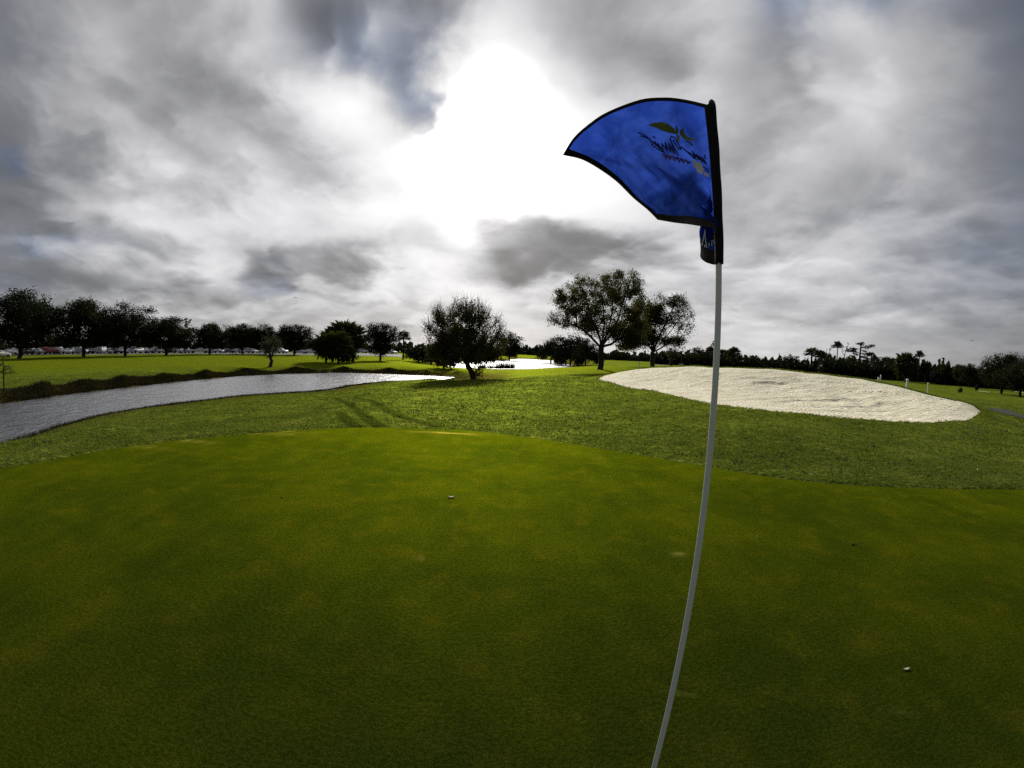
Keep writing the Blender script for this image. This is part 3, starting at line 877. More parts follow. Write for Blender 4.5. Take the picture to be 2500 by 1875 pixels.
b1 = (1467, 900); k1 = 1 / 245
l1 = [lob(b1, k1, 1492, 693, 42, 36, 1.5, 1, 10), lob(b1, k1, 1530, 690, 28, 26, .9, 1, -20), lob(b1, k1, 1422, 700, 42, 30, 1.4, 1, 0), lob(b1, k1, 1385, 742, 32, 24, 1.1, 1, 0),
      lob(b1, k1, 1430, 760, 48, 34, 1.5, 1, 30), lob(b1, k1, 1490, 750, 50, 40, 1.6, 1, -35), lob(b1, k1, 1545, 735, 32, 40, 1.4, 1, 0), lob(b1, k1, 1540, 790, 38, 26, 1.3, 1, 10), lob(b1, k1, 1380, 785, 40, 10, 1.1, .16, 0),
      lob(b1, k1, 1460, 790, 60, 18, 1.1, .8, 40), lob(b1, k1, 1535, 826, 26, 16, .9, 1, -10), lob(b1, k1, 1365, 720, 14, 14, .4, .9), lob(b1, k1, 1450, 720, 60, 40, 1.2, .9, -55), lob(b1, k1, 1480, 720, 60, 40, 1.2, .9, 55), lob(b1, k1, 1415, 785, 42, 15, 1.0, .7, 15), lob(b1, k1, 1500, 800, 46, 18, 1.1, .8, -30), lob(b1, k1, 1548, 808, 26, 26, .9, 1, 0), lob(b1, k1, 1355, 775, 22, 12, .5, .25), lob(b1, k1, 1440, 800, 34, 14, .8, .8, -20), lob(b1, k1, 1478, 808, 34, 14, .9, .8, 20), lob(b1, k1, 1515, 815, 30, 18, .9, .9, 5), lob(b1, k1, 1400, 735, 40, 40, 1.0, .9, 25)]
lm1 = [limb(b1, k1, q, y) for q, y in (([(1460, 836), (1440, 815), (1415, 795), (1385, 785)], 0), ([(1470, 815), (1472, 780), (1467, 735), (1460, 695)], 15), ([(1482, 822), (1497, 795), (1511, 755), (1520, 705)], -25), ([(1490, 832), (1515, 815), (1542, 795), (1558, 765)], 10), ([(1463, 822), (1452, 795), (1435, 750), (1418, 705)], -30), ([(1475, 820), (1485, 790), (1492, 750), (1490, 700)], 45))]
tree_meshes('tall', ('bark', 'warm'), seed=5, trunk=[(0, 0, 0), (.003, 0, .12), (.0, 0, .245)], lobes=l1, limbs=lm1, n_cl=540, leaf=.0140, per=84, spread=(.050, .050, .038), twig=(4, .055, .0011, .25), r_base=.030, r_tip=.0017, kq=6, sag=-.1)
b2 = (1593, 893); k2 = 1 / 173
l2 = [lob(b2, k2, 1568, 768, 38, 34, 1.6, 1), lob(b2, k2, 1590, 795, 36, 32, 1.5, 1, 15), lob(b2, k2, 1560, 815, 40, 22, 1.2, 1, -10), lob(b2, k2, 1610, 740, 26, 20, .7, .5), lob(b2, k2, 1648, 735, 22, 14, .8, .5), lob(b2, k2, 1662, 770, 28, 30, 1.5, .16),
      lob(b2, k2, 1665, 800, 22, 12, 1.0, .12), lob(b2, k2, 1640, 830, 26, 10, .8, .9), lob(b2, k2, 1635, 775, 22, 26, 1.0, .4), lob(b2, k2, 1530, 845, 24, 9, .5, .8), lob(b2, k2, 1598, 765, 22, 22, .8, 1), lob(b2, k2, 1600, 822, 34, 14, .9, .8, 10), lob(b2, k2, 1575, 835, 26, 12, .6, .8, -8)]
lm2 = [limb(b2, k2, q, y) for q, y in (([(1578, 832), (1562, 802), (1556, 768)], 0), ([(1594, 822), (1598, 782), (1600, 738)], 10), ([(1610, 834), (1636, 802), (1658, 768)], -10), ([(1612, 844), (1640, 824), (1674, 810)], 5), ([(1604, 828), (1622, 782), (1646, 733)], 0), ([(1585, 828), (1585, 795), (1575, 755)], -20))]
tree_meshes('second', ('bark', 'warm'), seed=8, trunk=[(0, 0, 0), (.0, 0, .14), (.0, 0, .215)], lobes=l2, limbs=lm2, n_cl=320, leaf=.020, per=86, spread=(.06, .06, .045), twig=(5, .085, .0016, .25), r_base=.032, r_tip=.0022, kq=6, sag=-.12)
b3 = (1160, 925); k3 = 1 / 190
l3 = [lob(b3, k3, 1130, 835, 60, 36, 2.8, 2.3), lob(b3, k3, 1135, 866, 78, 15, 2.0, 2.2), lob(b3, k3, 1190, 855, 36, 20, 1.2, 1.5), lob(b3, k3, 1080, 858, 42, 16, 1.2, 1.6), lob(b3, k3, 1170, 905, 7, 12, .14, .6), lob(b3, k3, 1120, 785, 62, 38, 2.4, .6), lob(b3, k3, 1070, 810, 38, 30, 1.2, .3),
      lob(b3, k3, 1195, 800, 38, 38, 1.4, .25), lob(b3, k3, 1150, 765, 40, 24, 1.1, .25), lob(b3, k3, 1215, 825, 20, 22, .6, .35), lob(b3, k3, 1162, 905, 7, 8, .10, .5), lob(b3, k3, 1060, 780, 24, 24, .5, .25), lob(b3, k3, 1130, 750, 50, 16, .8, .25)]
lm3 = [limb(b3, k3, q, y) for q, y in (([(1120, 862), (1098, 842), (1075, 805)], 0), ([(1134, 850), (1128, 815), (1120, 770)], 10), ([(1152, 862), (1175, 840), (1203, 805)], 0), ([(1143, 852), (1150, 815), (1160, 765)], -20))]
tree_meshes('leaning', ('bark', 'warm'), seed=13, trunk=[(0, 0, 0), (-.05, 0, .12), (-.115, 0, .24)], lobes=l3, limbs=lm3, n_cl=430, leaf=.022, per=72, spread=(.058, .058, .042), twig=(6, .16, .0021, .75), r_base=.042, r_tip=.0024, kq=6, sag=-.2, up=1.4)


def stand(px, py, dist=None):
    p = ground_pt(px, py) if dist is None else place(px, dist)
    return on_ground(p)


def px_h(loc, px, top):
    """height in metres that reaches the sight line through (px, top)"""
    return at_d(px, top, math.hypot(loc[0], loc[1]))[2] - loc[2]


def tree_at(key, name, label, cat, px, base, top, dist=None, group=None, rot=0.0, sx=1.0):
    loc = stand(px, base, dist)
    return put_tree(key, name, label, cat, loc, px_h(loc, px, top), group=group, rot=rot, sx=sx)


tree_at('tall', 'shade_tree', 'tallest broad tree on the lawn, round airy crown on a straight dark trunk', 'tree', 1467, 899, 655, 60)
tree_at('second', 'half_bare_tree', 'half bare lawn tree with twiggy right side, right of the tallest tree', 'tree', 1593, 893, 716, 84)
tree_at('leaning', 'leaning_tree', 'spiky crowned tree on a short leaning trunk between the two ponds', 'tree', 1160, 926, 738, 40)

# --- oaks in front of the car park
LEFT = [(48, 697, 108, 'oak0', 1.06, 'largest dark round oak at the far left edge, sky holes in its crown'), (205, 713, 112, 'oak1', 1.0, 'tall dense oak second from the left, crown touching its right neighbour'),
        (306, 731, 114, 'oak2', .95, 'dense dark oak third from the left, a step lower than its left neighbour'), (405, 768, 116, 'oak3', 1.25, 'round dark oak fourth from the left, in front of a spire shaped tree'),
        (512, 780, 122, 'oak1', 1.12, 'round domed oak fifth from the left, behind the parked pickup truck'), (592, 785, 128, 'oak0', 1.0, 'low round oak sixth from the left, with two thin trunks nearby'),
        (648, 787, 130, 'oak2', .95, 'round oak seventh from the left, directly behind the small mossy tree'), (718, 787, 126, 'oak3', 1.15, 'round oak eighth from the left, standing clear on its right side')]
OAK_PX = []
for n_, (px, top, dist, key, sx, lab) in enumerate(LEFT):
    tree_at(key, 'oak_tree', lab, 'tree', px, 866, top, dist, 'oaks in a row before the parked cars', rot=n_ * 1.9, sx=sx * 1.12)
BACKL = [(105, 760, 190, 'far0', .9, 'dark tree glimpsed between the two leftmost oaks'), (-30, 770, 150, 'far1', 1, 'dark tree cut by the left picture edge'), (452, 776, 170, 'pine0', .9, 'slim spire shaped tree rising right of the fourth oak'),
         (440, 795, 180, 'far2', 1.0, 'dark tree behind the fourth oak at the spire tree'), (560, 795, 185, 'far1', 1, 'dark tree behind the gap between fifth and sixth oak'), (268, 790, 200, 'far3', 1, 'dark tree behind the second and third oak'),
         (690, 800, 200, 'far0', .9, 'dark tree behind the gap between seventh and eighth oak'), (770, 818, 175, 'far2', 1.1, 'pale grey far tree right of the eighth oak'), (620, 800, 200, 'far3', 1, 'dark tree behind the sixth and seventh oak'),
         (350, 800, 210, 'far1', 1.1, 'dark tree behind the gap between third and fourth oak'), (160, 800, 200, 'far2', 1.1, 'dark tree behind the second oak from the left'), (40, 800, 200, 'far3', 1.2, 'dark tree behind the leftmost oak'), (510, 805, 210, 'far0', 1.2, 'dark tree behind the fifth oak')]
for n_, (px, top, dist, key, sx, lab) in enumerate(BACKL):
    tree_at(key, 'background_tree', lab, 'tree', px, 860, top, dist, 'trees behind the parked cars', rot=n_ * 1.3, sx=sx)

# --- small trees on the far bank
tree_meshes('mossy', ('bark', 'moss'), seed=131, trunk=[(.0, 0, 0), (.03, 0, .2), (.0, 0, .38)], lobes=[(0, 0, .78, .3, .25, .16, 2, 1), (.12, 0, .62, .22, .2, .1, 1, 1), (-.14, 0, .66, .18, .2, .1, 1, .8), (.0, 0, .45, .09, .09, .14, .8, .7), (-.12, 0, .42, .06, .06, .16, .5, .5)],
            n_cl=70, leaf=.04, per=20, spread=(.07, .07, .06), twig=(2, .12, .006, -.1), r_base=.06, r_tip=.008, kq=5)
tree_at('mossy', 'mossy_tree', 'small grey mossy tree alone on the far pond bank', 'tree', 660, 896, 816)
tree_meshes('sapling', ('bark', 'brown'), seed=137, trunk=[(0, 0, 0), (.01, 0, .35), (0, 0, .85)], lobes=[(0, 0, .62, .3, .3, .12, 2, .14), (0, 0, .82, .16, .16, .12, 1, .14), (.1, 0, .48, .25, .25, .06, 1, .1)], n_cl=40, leaf=.035, per=16, spread=(.06, .06, .05), twig=(3, .13, .005, .1), r_base=.02, r_tip=.004, kq=4)
tree_at('sapling', 'bare_sapling', 'thin nearly bare sapling at the left edge of the far bank', 'tree', 10, 958, 858)

# --- palm clump, oak and lone palm beyond the pond
PALMS = [(838, 773, 884, 'palm3', 1.0, 'tallest shaggy palm in the clump beyond the pond'), (812, 790, 884, 'palm3', .95, 'shaggy palm on the left shoulder of the clump'), (796, 806, 886, 'palm2', .9, 'lowest drooping palm at the left end of the clump'),
         (862, 784, 884, 'palm3', .95, 'shaggy palm on the right shoulder of the clump'), (826, 800, 887, 'palm2', .9, 'front palm in the middle of the clump with hanging dead fronds')]
for n_, (px, top, base, key, sx, lab) in enumerate(PALMS):
    tree_at(key, 'cabbage_palm', lab, 'palm tree', px, base, top, None, 'palms clumped beyond the pond', rot=n_ * 1.1, sx=sx * 1.18)
tree_meshes('bush', ('bark', 'wood'), seed=150, trunk=[(0, 0, 0), (0, 0, .1), (0, 0, .2)], lobes=[(0, 0, .5, .42, .4, .42, 3, 1), (.25, 0, .35, .3, .3, .3, 1, 1), (-.28, 0, .34, .3, .3, .28, 1, 1)], n_cl=70, leaf=.07, per=44, spread=(.11, .11, .09), r_base=.03, r_tip=.008, kq=4)
tree_at('bush', 'round_shrub', 'dark rounded shrub at the foot of the palm clump', 'shrub', 846, 887, 836, None, None, .4, 1.1)
tree_at('oak3', 'lawn_oak', 'rounded tree on one trunk between the palm clump and the lone palm', 'tree', 928, 881, 783, None, rot=.8, sx=1.0)
tree_at('palm0', 'cabbage_palm', 'lone palm with drooping right fronds, left of the dark shrubs', 'palm tree', 984, 878, 802, None)
for px, base, top, sx, lab in ((1022, 884, 842, 1.3, 'dark shrub at the left end of the bank thicket'), (1052, 890, 836, 1.3, 'dark shrub in the middle of the bank thicket'), (1083, 900, 846, 1.1, 'dark shrub at the right end of the bank thicket'), (1010, 872, 845, 1.4, 'low far shrub behind the bank thicket')):
    tree_at('bush', 'thicket_shrub', lab, 'shrub', px, base, top, None, 'shrubs massed behind the leaning tree', rot=px, sx=sx * 1.35)

# --- trees round the second pond
for px, top, dist, key, sx, lab in ((1243, 810, 175, 'far0', 1.05, 'rounded oak behind the second pond, right of the leaning tree'), (1215, 840, 190, 'far2', 1.2, 'low tree behind the leaning tree at the far pond'),
                                    (1345, 826, 150, 'far1', 1.1, 'low layered tree at the right shore of the second pond'), (1392, 812, 135, 'far3', 1.05, 'tallest dark tree left of the shade tree trunk'), (1430, 828, 125, 'far0', .95, 'dark tree touching the left of the shade tree trunk'),
                                    (1372, 836, 130, 'bush', .9, 'dense dark shrub at the right tip of the second pond'), (1412, 846, 115, 'bush', .8, 'dark shrub behind the shade tree trunk'), (1458, 848, 118, 'bush', .7, 'pale mossy shrub just left of the shade tree trunk'),
                                    (1640, 846, 118, 'mossy', 1.6, 'sparse twiggy shrub tree right of the half bare tree'), (1665, 842, 125, 'sapling', 1.2, 'fine bare shrub tree above the bunker rim')):
    tree_at(key, 'pond_tree' if key.startswith('far') else 'shrub', lab, 'tree' if key.startswith('far') else 'shrub', px, 880, top, dist, rot=px * .7, sx=sx)

# --- the far wood, tree by tree, left to right
FAR = [(1705, 846, 170, 'far1', 1.2), (1735, 842, 165, 'palm3', 1.0), (1742, 831, 190, 'pine0', .8), (1762, 848, 175, 'palm3', .9), (1778, 850, 170, 'palm3', .9), (1792, 843, 165, 'palm3', 1.0), (1815, 866, 170, 'far2', 1.0), (1835, 868, 180, 'far0', 1.0),
       (1855, 872, 180, 'far3', 1.1), (1880, 877, 190, 'far1', 1.2), (1905, 872, 180, 'far2', 1.1), (1932, 863, 165, 'oak2', 1.0), (1955, 880, 165, 'far3', 1.2), (1982, 844, 160, 'palm0', 1.4), (2004, 851, 158, 'palm0', 1.35), (2020, 862, 155, 'far1', 1.0),
       (2044, 829, 160, 'palm1', 1.0), (2022, 838, 170, 'snag0', .8), (2062, 832, 165, 'snag0', .8), (2045, 866, 150, 'far2', 1.1), (2078, 870, 150, 'palm3', 1.0), (2100, 833, 155, 'pine1', 1.7), (2085, 850, 160, 'pine0', 1.3), (2128, 858, 150, 'pine1', 1.6),
       (2115, 876, 140, 'far0', 1.1), (2165, 868, 135, 'oak3', 1.2), (2145, 882, 130, 'far1', 1.0), (2192, 884, 128, 'far2', 1.0), (2214, 853, 112, 'palm2', 1.05), (2245, 852, 118, 'palm1', .95), (2262, 876, 112, 'palm3', .8), (2290, 903, 115, 'far0', 1.3), (2312, 883, 108, 'palm3', .8),
       (2297, 897, 120, 'far1', 1.1), (2344, 886, 105, 'palm3', .9), (2330, 896, 115, 'far3', 1.0), (2370, 884, 100, 'oak0', 1.0), (2402, 912, 112, 'far2', 1.4), (2420, 906, 120, 'far1', 1.2), (2450, 852, 76, 'oak1', 1.3), (2497, 872, 70, 'oak2', 1.35)]
KN = {'oak': ('broad dark tree', 'woodland_tree', 'tree'), 'far': ('rounded tree', 'woodland_tree', 'tree'), 'pin': ('thin tufted pine', 'pine_tree', 'tree'), 'pal': ('palm', 'fan_palm', 'palm tree'), 'sna': ('dead bare snag', 'dead_tree', 'dead tree')}
SPEC = {2044: 'tall palm between two dead snags above the bunker rim', 2245: 'tallest slim palm on a bare trunk, right of the big shaggy palm', 2214: 'big shaggy round palm behind the right white post', 2262: 'small lollipop shaped palm right of the tall slim palm',
        2100: 'tallest tufted pine above the right half of the bunker', 2450: 'largest dark tree near the right picture edge', 2497: 'dark tree cut by the right picture edge', 2022: 'dead snag just left of the tall palm above the rim', 2062: 'dead snag just right of the tall palm above the rim',
        1735: 'palm half hidden behind the flagstick', 1742: 'thin tufted tree top left of the flagstick', 1792: 'widest palm just right of the flagstick'}
ORD = ['first', 'second', 'third', 'fourth', 'fifth', 'sixth', 'seventh', 'eighth', 'ninth', 'tenth', 'eleventh', 'twelfth', 'thirteenth', 'fourteenth', 'fifteenth', 'sixteenth', 'seventeenth', 'eighteenth', 'nineteenth', 'twentieth']
ORD += ['twenty-' + o for o in ORD[:9]] + ['thirtieth'] + ['thirty-' + o for o in ORD[:9]] + ['fortieth']
cnt = {}
for n_, (px, top, dist, key, sx) in enumerate(sorted(FAR)):
    kn = KN[key[:3]]; cnt[key[:3]] = cnt.get(key[:3], 0) + 1
    lab = SPEC.get(px) or '%s, %s of its kind from the left along the far wood' % (kn[0], ORD[cnt[key[:3]] - 1])
    tree_at(key, kn[1], lab, kn[2], px, 900, top, dist, 'trees of the far wood', rot=(n_ * 2.1) % 6.28, sx=sx)

# under-storey and distant woods that read as one mass
rng = np.random.default_rng(77)
WM = MB()
def wood(px0, px1, d0, d1, hpx, n, size):
    global WM
    P = []
    for _ in range(n):
        u = rng.random(); px = px0 + (px1 - px0) * u; dist = rng.uniform(d0, d1)
        v = ray(px, 870); hh = math.hypot(v[0], v[1]); P.append((v[0] / hh * dist, v[1] / hh * dist, dist, u))
    P = np.array(P); z = height(P[:, :2])
    bump_ = .55 + .6 * vnoise(P[:, 3] * n / 170 + px0, P[:, 2] * .02, 5) * .5 + .3 * vnoise(P[:, 3] * n / 40 + px0, P[:, 2] * .01, 9)
    top = hpx / F * P[:, 2] * np.clip(bump_, .25, 1.2)
    Q = np.column_stack([P[:, :2], z + top * rng.random(n) ** .6])
    lq = leaf_quads(rng, Q, size, .8); WM.add(lq.v[0], lq.f[0])
wood(1600, 1735, 135, 175, 34, 7500, 1.2); wood(1690, 2120, 150, 185, 31, 16000, 1.2); wood(2000, 2330, 120, 150, 50, 13000, 1.0); wood(2280, 2460, 108, 135, 42, 8000, .9); wood(2380, 2700, 120, 150, 38, 6000, 1.1)
wood(1250, 1420, 300, 360, 24, 5000, 2.0); wood(1380, 1620, 240, 300, 26, 6500, 1.7); wood(985, 1260, 230, 280, 24, 6000, 1.6); wood(-160, 460, 190, 230, 34, 9000, 1.5); wood(430, 1000, 215, 255, 26, 9000, 1.5)
tag(WM.build('distant_woods', MT['wood']), 'dark mass of distant woods along the horizon', kind='stuff')

# ------------------------------------------------------------------ grasses
def blades(xy, z, h, w, lean, rngk, per=3, spread=.02):
    n = len(xy); a = rngk.uniform(0, 2 * np.pi, (n, per)); base = np.column_stack([xy, z])[:, None] + np.stack([np.cos(a), np.sin(a), a * 0], -1) * spread * (.3 + rngk.random((n, per, 1)))
    b2 = rngk.uniform(0, np.pi, (n, per)); hh = h.reshape(-1, 1) * rngk.uniform(.55, 1.2, (n, per)); ww = w.reshape(-1, 1) * np.ones((1, per))
    sd = np.stack([np.cos(b2), np.sin(b2), b2 * 0], -1) * ww[..., None] * .5
    tip = base + np.stack([np.cos(a) * lean * hh, np.sin(a) * lean * hh, hh], -1)
    V = np.stack([base - sd, base + sd, tip], 2).reshape(-1, 3)
    return V, np.arange(len(V)).reshape(-1, 3)


rk = np.random.default_rng(4)
n = 240000
a_ = R(1) * rk.uniform(-64, 64, n); r_ = np.exp(rk.uniform(math.log(3.6), math.log(48), n))
xy = np.stack([np.sin(a_) * r_, np.cos(a_) * r_], 1)
keep = (sdist(xy, green_out[::2]) < -.02) & (sdist(xy, sand_out[::2]) < .12)
xy = xy[keep]; r_ = r_[keep]; z = height(xy)
dens = .5 + .5 * fbm(xy[:, 0] * 1.1, xy[:, 1] * 1.1, 91, 3)
bandk = np.zeros(len(xy))
for pts in TRACKS: bandk = np.maximum(bandk, seg_band(xy, pts, .22))
k = (z > WATER + .05) & (rk.random(len(z)) > bandk * .97) & (rk.random(len(z)) < np.clip(dens + .25, .1, 1))
xy, z, r_ = xy[k], z[k], r_[k]
nearb = np.clip((r_ - 5) / 20, 0, 1)
V, Fc = blades(xy, z - .01, (.034 + .02 * nearb) * rk.uniform(.6, 1.3, len(z)), (.006 + .0016 * r_) * .78, .55, rk, 3, .035)
tag(MB().add(V, Fc).build('rough_grass', MT['tuft']), 'short uneven rough grass blades around the green', kind='stuff')
n = 1500
a_ = R(1) * rk.uniform(-60, 62, n); r_ = np.exp(rk.uniform(math.log(7), math.log(34), n)); xy = np.stack([np.sin(a_) * r_, np.cos(a_) * r_], 1)
k = (sdist(xy, green_out[::2]) < -.15) & (sdist(xy, sand_out[::2]) < -.1) & (fbm(xy[:, 0] * .5, xy[:, 1] * .5, 12, 3) > -.1); xy = xy[k]; r_ = r_[k]; z = height(xy); k = z > WATER + .2
V, Fc = blades(xy[k], z[k] - .01, .055 * rk.uniform(.6, 1.2, k.sum()), .01 + .0012 * r_[k], .9, rk, 9, .07)
tag(MB().add(V, Fc).build('weed_clumps', MT['bank']), 'dark low weed clumps dotted over the rough grass', kind='stuff')
# scruffy tall grass along the far bank and thin fringe on the near one
def along(pts, n, jit):
    P = np.array(pts); s = np.concatenate([[0], np.cumsum(np.hypot(*np.diff(P, axis=0).T))]); u = rk.random(n) * s[-1]
    q = np.stack([np.interp(u, s, P[:, 0]), np.interp(u, s, P[:, 1])], 1); return q + rk.normal(size=(n, 2)) * jit, u
fs = [at(x, y, WATER)[:2] for x, y in far_shore]
q, u = along(fs, 30000, .0); dd = np.hypot(q[:, 0], q[:, 1])[:, None]; q = q * (1 + (rk.random((len(q), 1)) ** 1.2 * 2.0 - .1) / dd)
z = height(q); tp_ = np.clip((u.max() - u) / 9, .12, 1); hgt = tp_ * np.interp(np.hypot(q[:, 0], q[:, 1]), [30, 55], [1, .55]) * np.clip(.27 + .11 * vnoise(u * .35, u * 0, 3) + .10 * vnoise(u * 1.3, u * 0, 8), .1, 1)
V, Fc = blades(q, z - .03, hgt, np.full(len(q), .05), .5, rk, 2, .08)
tag(MB().add(V, Fc).build('bank_grass', MT['bank']), 'dark scruffy tall grass along the far pond bank', kind='stuff')
ns = [at(x, y, WATER)[:2] for x, y in near_shore]
q, u = along(ns, 9000, .25); z = height(q); k = z > WATER - .12
V, Fc = blades(q[k], z[k] - .02, np.full(k.sum(), .16), np.full(k.sum(), .035), .5, rk, 2, .06)
tag(MB().add(V, Fc).build('shore_grass', MT['bank']), 'short wet grass fringing the near pond shore', kind='stuff')

# reeds standing in the second pond
for n_, (x0_, x1_, y_, hp, cnt_, lab) in enumerate(((1214, 1256, 899, 23, 260, 'dense brown reed clump in front of the second pond'), (1190, 1214, 899, 16, 70, 'thin sparse reeds left of the dense reed clump'), (1168, 1186, 899, 18, 110, 'brown reeds right beside the leaning trunk'))):
    c0, c1 = at(x0_, y_, WATER)[:2], at(x1_, y_, WATER)[:2]; dist = np.hypot(*c0)
    u = (np.arange(cnt_) + rk.random(cnt_)) / cnt_; q = c0 + (c1 - c0) * u[:, None]; q = q + rk.normal(size=q.shape) * np.array([.05, .35]); H_m = hp / F * dist
    o = q.mean(0); V, Fc = blades(q - o, np.full(cnt_, -.1), H_m * rk.uniform(.35, 1.05, cnt_), np.full(cnt_, .07), .2, rk, 3, .16)
    t = MB().add(V, Fc).build('reed_clump', MT['reed']); t.location = (o[0], o[1], WATER)
    tag(t, lab, 'reeds', 'reeds in the second pond')

# pale litter lying in the rough
a_ = R(1) * rk.uniform(-50, 60, 190); r_ = np.exp(rk.uniform(math.log(7), math.log(34), 190)); xy = np.stack([np.sin(a_) * r_, np.cos(a_) * r_], 1)
k = (sdist(xy, green_out[::2]) < -.1) & (sdist(xy, sand_out[::2]) < -.2); xy = xy[k]; z = height(xy); k = z > WATER + .2
lq = leaf_quads(rk, np.column_stack([xy[k], z[k] + .035]), .028, .8)
tag(lq.build('leaf_litter', MT['litter']), 'tiny pale leaf bits scattered in the rough grass', kind='stuff')

# ------------------------------------------------------------------ parked cars
def car_meshes(key, st, glass, wheel_x, hw):
    """loft of stations (x, sill, shoulder, top, half width, roof half width)"""
    B = MB(); rings = []
    for (x, a, s_, r_, w, rw) in st:
        rings.append([(x, -w * .92, a), (x, -w, (a + s_) / 2), (x, -w * .97, s_), (x, -rw, r_), (x, rw, r_), (x, w * .97, s_), (x, w, (a + s_) / 2), (x, w * .92, a)])
    V = np.array(rings).reshape(-1, 3); n = len(st)
    q = [(i * 8 + j, i * 8 + (j + 1) % 8, (i + 1) * 8 + (j + 1) % 8, (i + 1) * 8 + j) for i in range(n - 1) for j in range(8)]
    B.add(V, q); B.add(V[:8], [(0, 1, 2, 5, 6, 7), ][:1]); B.add(V[:8], [(2, 3, 4, 5)]); B.add(V[-8:], [(7, 6, 5, 2, 1, 0)]); B.add(V[-8:], [(5, 4, 3, 2)])
    MESH[key + 'b'] = B.mesh(key + '_body', None, False)
    G = MB()
    for poly in glass:
        P = np.array(poly); G.add(P, [list(range(len(P)))])
    MESH[key + 'g'] = G.mesh(key + '_glass', MT['glass'])
    Wm = MB(); Wm.tube([(0, -.11, 0), (0, .11, 0)], .33, 14); MESH['wheel'] = MESH.get('wheel') or Wm.mesh('wheel', MT['dark'], False)
    MESH[key + 'w'] = [(x, sg * (hw - .06), .33) for x in wheel_x for sg in (-1, 1)]


def side(pts, sg):       # window outline in (x, half width, z)
    return [(x, sg * w, z) for x, w, z in pts][::sg]


car_meshes('sedan', [(-2.3, .42, .72, .75, .72, .62), (-2.15, .3, .86, .93, .84, .7), (-1.45, .26, .9, .99, .88, .72), (-.75, .26, .92, 1.41, .9, .6), (.25, .26, .92, 1.45, .9, .61), (1.05, .26, .91, 1.0, .89, .72), (2.0, .28, .8, .86, .85, .7), (2.28, .42, .62, .66, .74, .6)],
           [side([(-1.3, .80, 1.02), (-.72, .665, 1.36), (.22, .675, 1.39), (.95, .80, 1.0)], sg) for sg in (-1, 1)] + [[(.36, -.56, 1.415), (.36, .56, 1.415), (.98, .68, 1.055), (.98, -.68, 1.055)], [(-1.36, -.66, 1.06), (-1.36, .66, 1.06), (-.82, .57, 1.385), (-.82, -.57, 1.385)]], (-1.4, 1.38), .88)
car_meshes('suv', [(-2.3, .5, .95, 1.0, .82, .72), (-2.2, .34, 1.05, 1.62, .92, .7), (-1.9, .3, 1.05, 1.74, .94, .69), (.25, .3, 1.05, 1.76, .95, .7), (1.0, .3, 1.05, 1.14, .94, .78), (2.05, .34, .95, 1.02, .9, .74), (2.32, .5, .75, .8, .8, .66)],
           [side([(-1.95, .80, 1.18), (-1.85, .74, 1.62), (.2, .74, 1.64), (.9, .86, 1.12)], sg) for sg in (-1, 1)] + [[(.34, -.65, 1.70), (.34, .65, 1.70), (.95, .75, 1.2), (.95, -.75, 1.2)], [(-2.215, -.66, 1.15), (-2.215, .66, 1.15), (-2.2, .64, 1.55), (-2.2, -.64, 1.55)]], (-1.45, 1.45), .93)
car_meshes('pickup', [(-2.85, .5, .98, 1.0, .9, .84), (-.62, .42, .98, 1.0, .94, .86), (-.6, .42, 1.02, 1.7, .95, .68), (.55, .42, 1.05, 1.74, .95, .69), (1.2, .42, 1.04, 1.14, .94, .8), (2.5, .45, .98, 1.05, .92, .78), (2.8, .55, .8, .85, .86, .72)],
           [side([(-.5, .83, 1.14), (-.48, .73, 1.6), (.5, .74, 1.63), (1.1, .86, 1.12)], sg) for sg in (-1, 1)] + [[(.64, -.64, 1.68), (.64, .64, 1.68), (1.15, .74, 1.2), (1.15, -.74, 1.2)]], (-1.75, 1.85), .94)
PAINT = {k: simple(k + '_car_paint', c, .25, .04, 2, spec=.6) for k, c in (('white', (.75, .75, .74)), ('silver', (.42, .43, .44)), ('black', (.015, .015, .017)), ('red', (.22, .035, .03)), ('grey', (.14, .145, .15)), ('tan', (.40, .34, .24)))}
rc = random.Random(12)
CARS = [(2, 'sedan', 'white', 118), (22, 'sedan', 'silver', 134), (44, 'suv', 'white', 139), (62, 'sedan', 'black', 138), (80, 'sedan', 'grey', 140), (94, 'sedan', 'silver', 139), (110, 'suv', 'red', 140), (129, 'suv', 'red', 139), (147, 'suv', 'white', 140), (162, 'sedan', 'silver', 140), (179, 'sedan', 'white', 139), (196, 'suv', 'silver', 139),
        (215, 'sedan', 'black', 140), (231, 'sedan', 'silver', 141), (252, 'suv', 'silver', 140), (268, 'sedan', 'white', 141), (281, 'sedan', 'black', 140), (298, 'sedan', 'white', 141), (309, 'suv', 'tan', 143), (326, 'suv', 'white', 141), (343, 'sedan', 'white', 142), (359, 'sedan', 'white', 143), (374, 'sedan', 'silver', 143), (389, 'suv', 'white', 143),
        (404, 'sedan', 'silver', 144), (424, 'suv', 'black', 145), (441, 'sedan', 'white', 146), (456, 'sedan', 'white', 147), (486, 'pickup', 'white', 143), (513, 'sedan', 'silver', 150), (531, 'sedan', 'white', 152), (556, 'sedan', 'grey', 153), (580, 'sedan', 'white', 154), (602, 'suv', 'silver', 155), (617, 'sedan', 'white', 155), (646, 'sedan', 'silver', 150),
        (667, 'pickup', 'silver', 152), (686, 'suv', 'white', 152), (731, 'sedan', 'white', 150), (757, 'sedan', 'white', 150), (880, 'suv', 'silver', 168), (905, 'sedan', 'white', 168), (957, 'sedan', 'white', 170)]
SPECIALC = {486: 'white pickup truck parked below the fifth oak, its bed to the left', 731: 'white sedan in the clear gap right of the eighth oak', 757: 'last white sedan of the row, just left of the palm clump', 667: 'silver pickup truck behind the small mossy tree'}
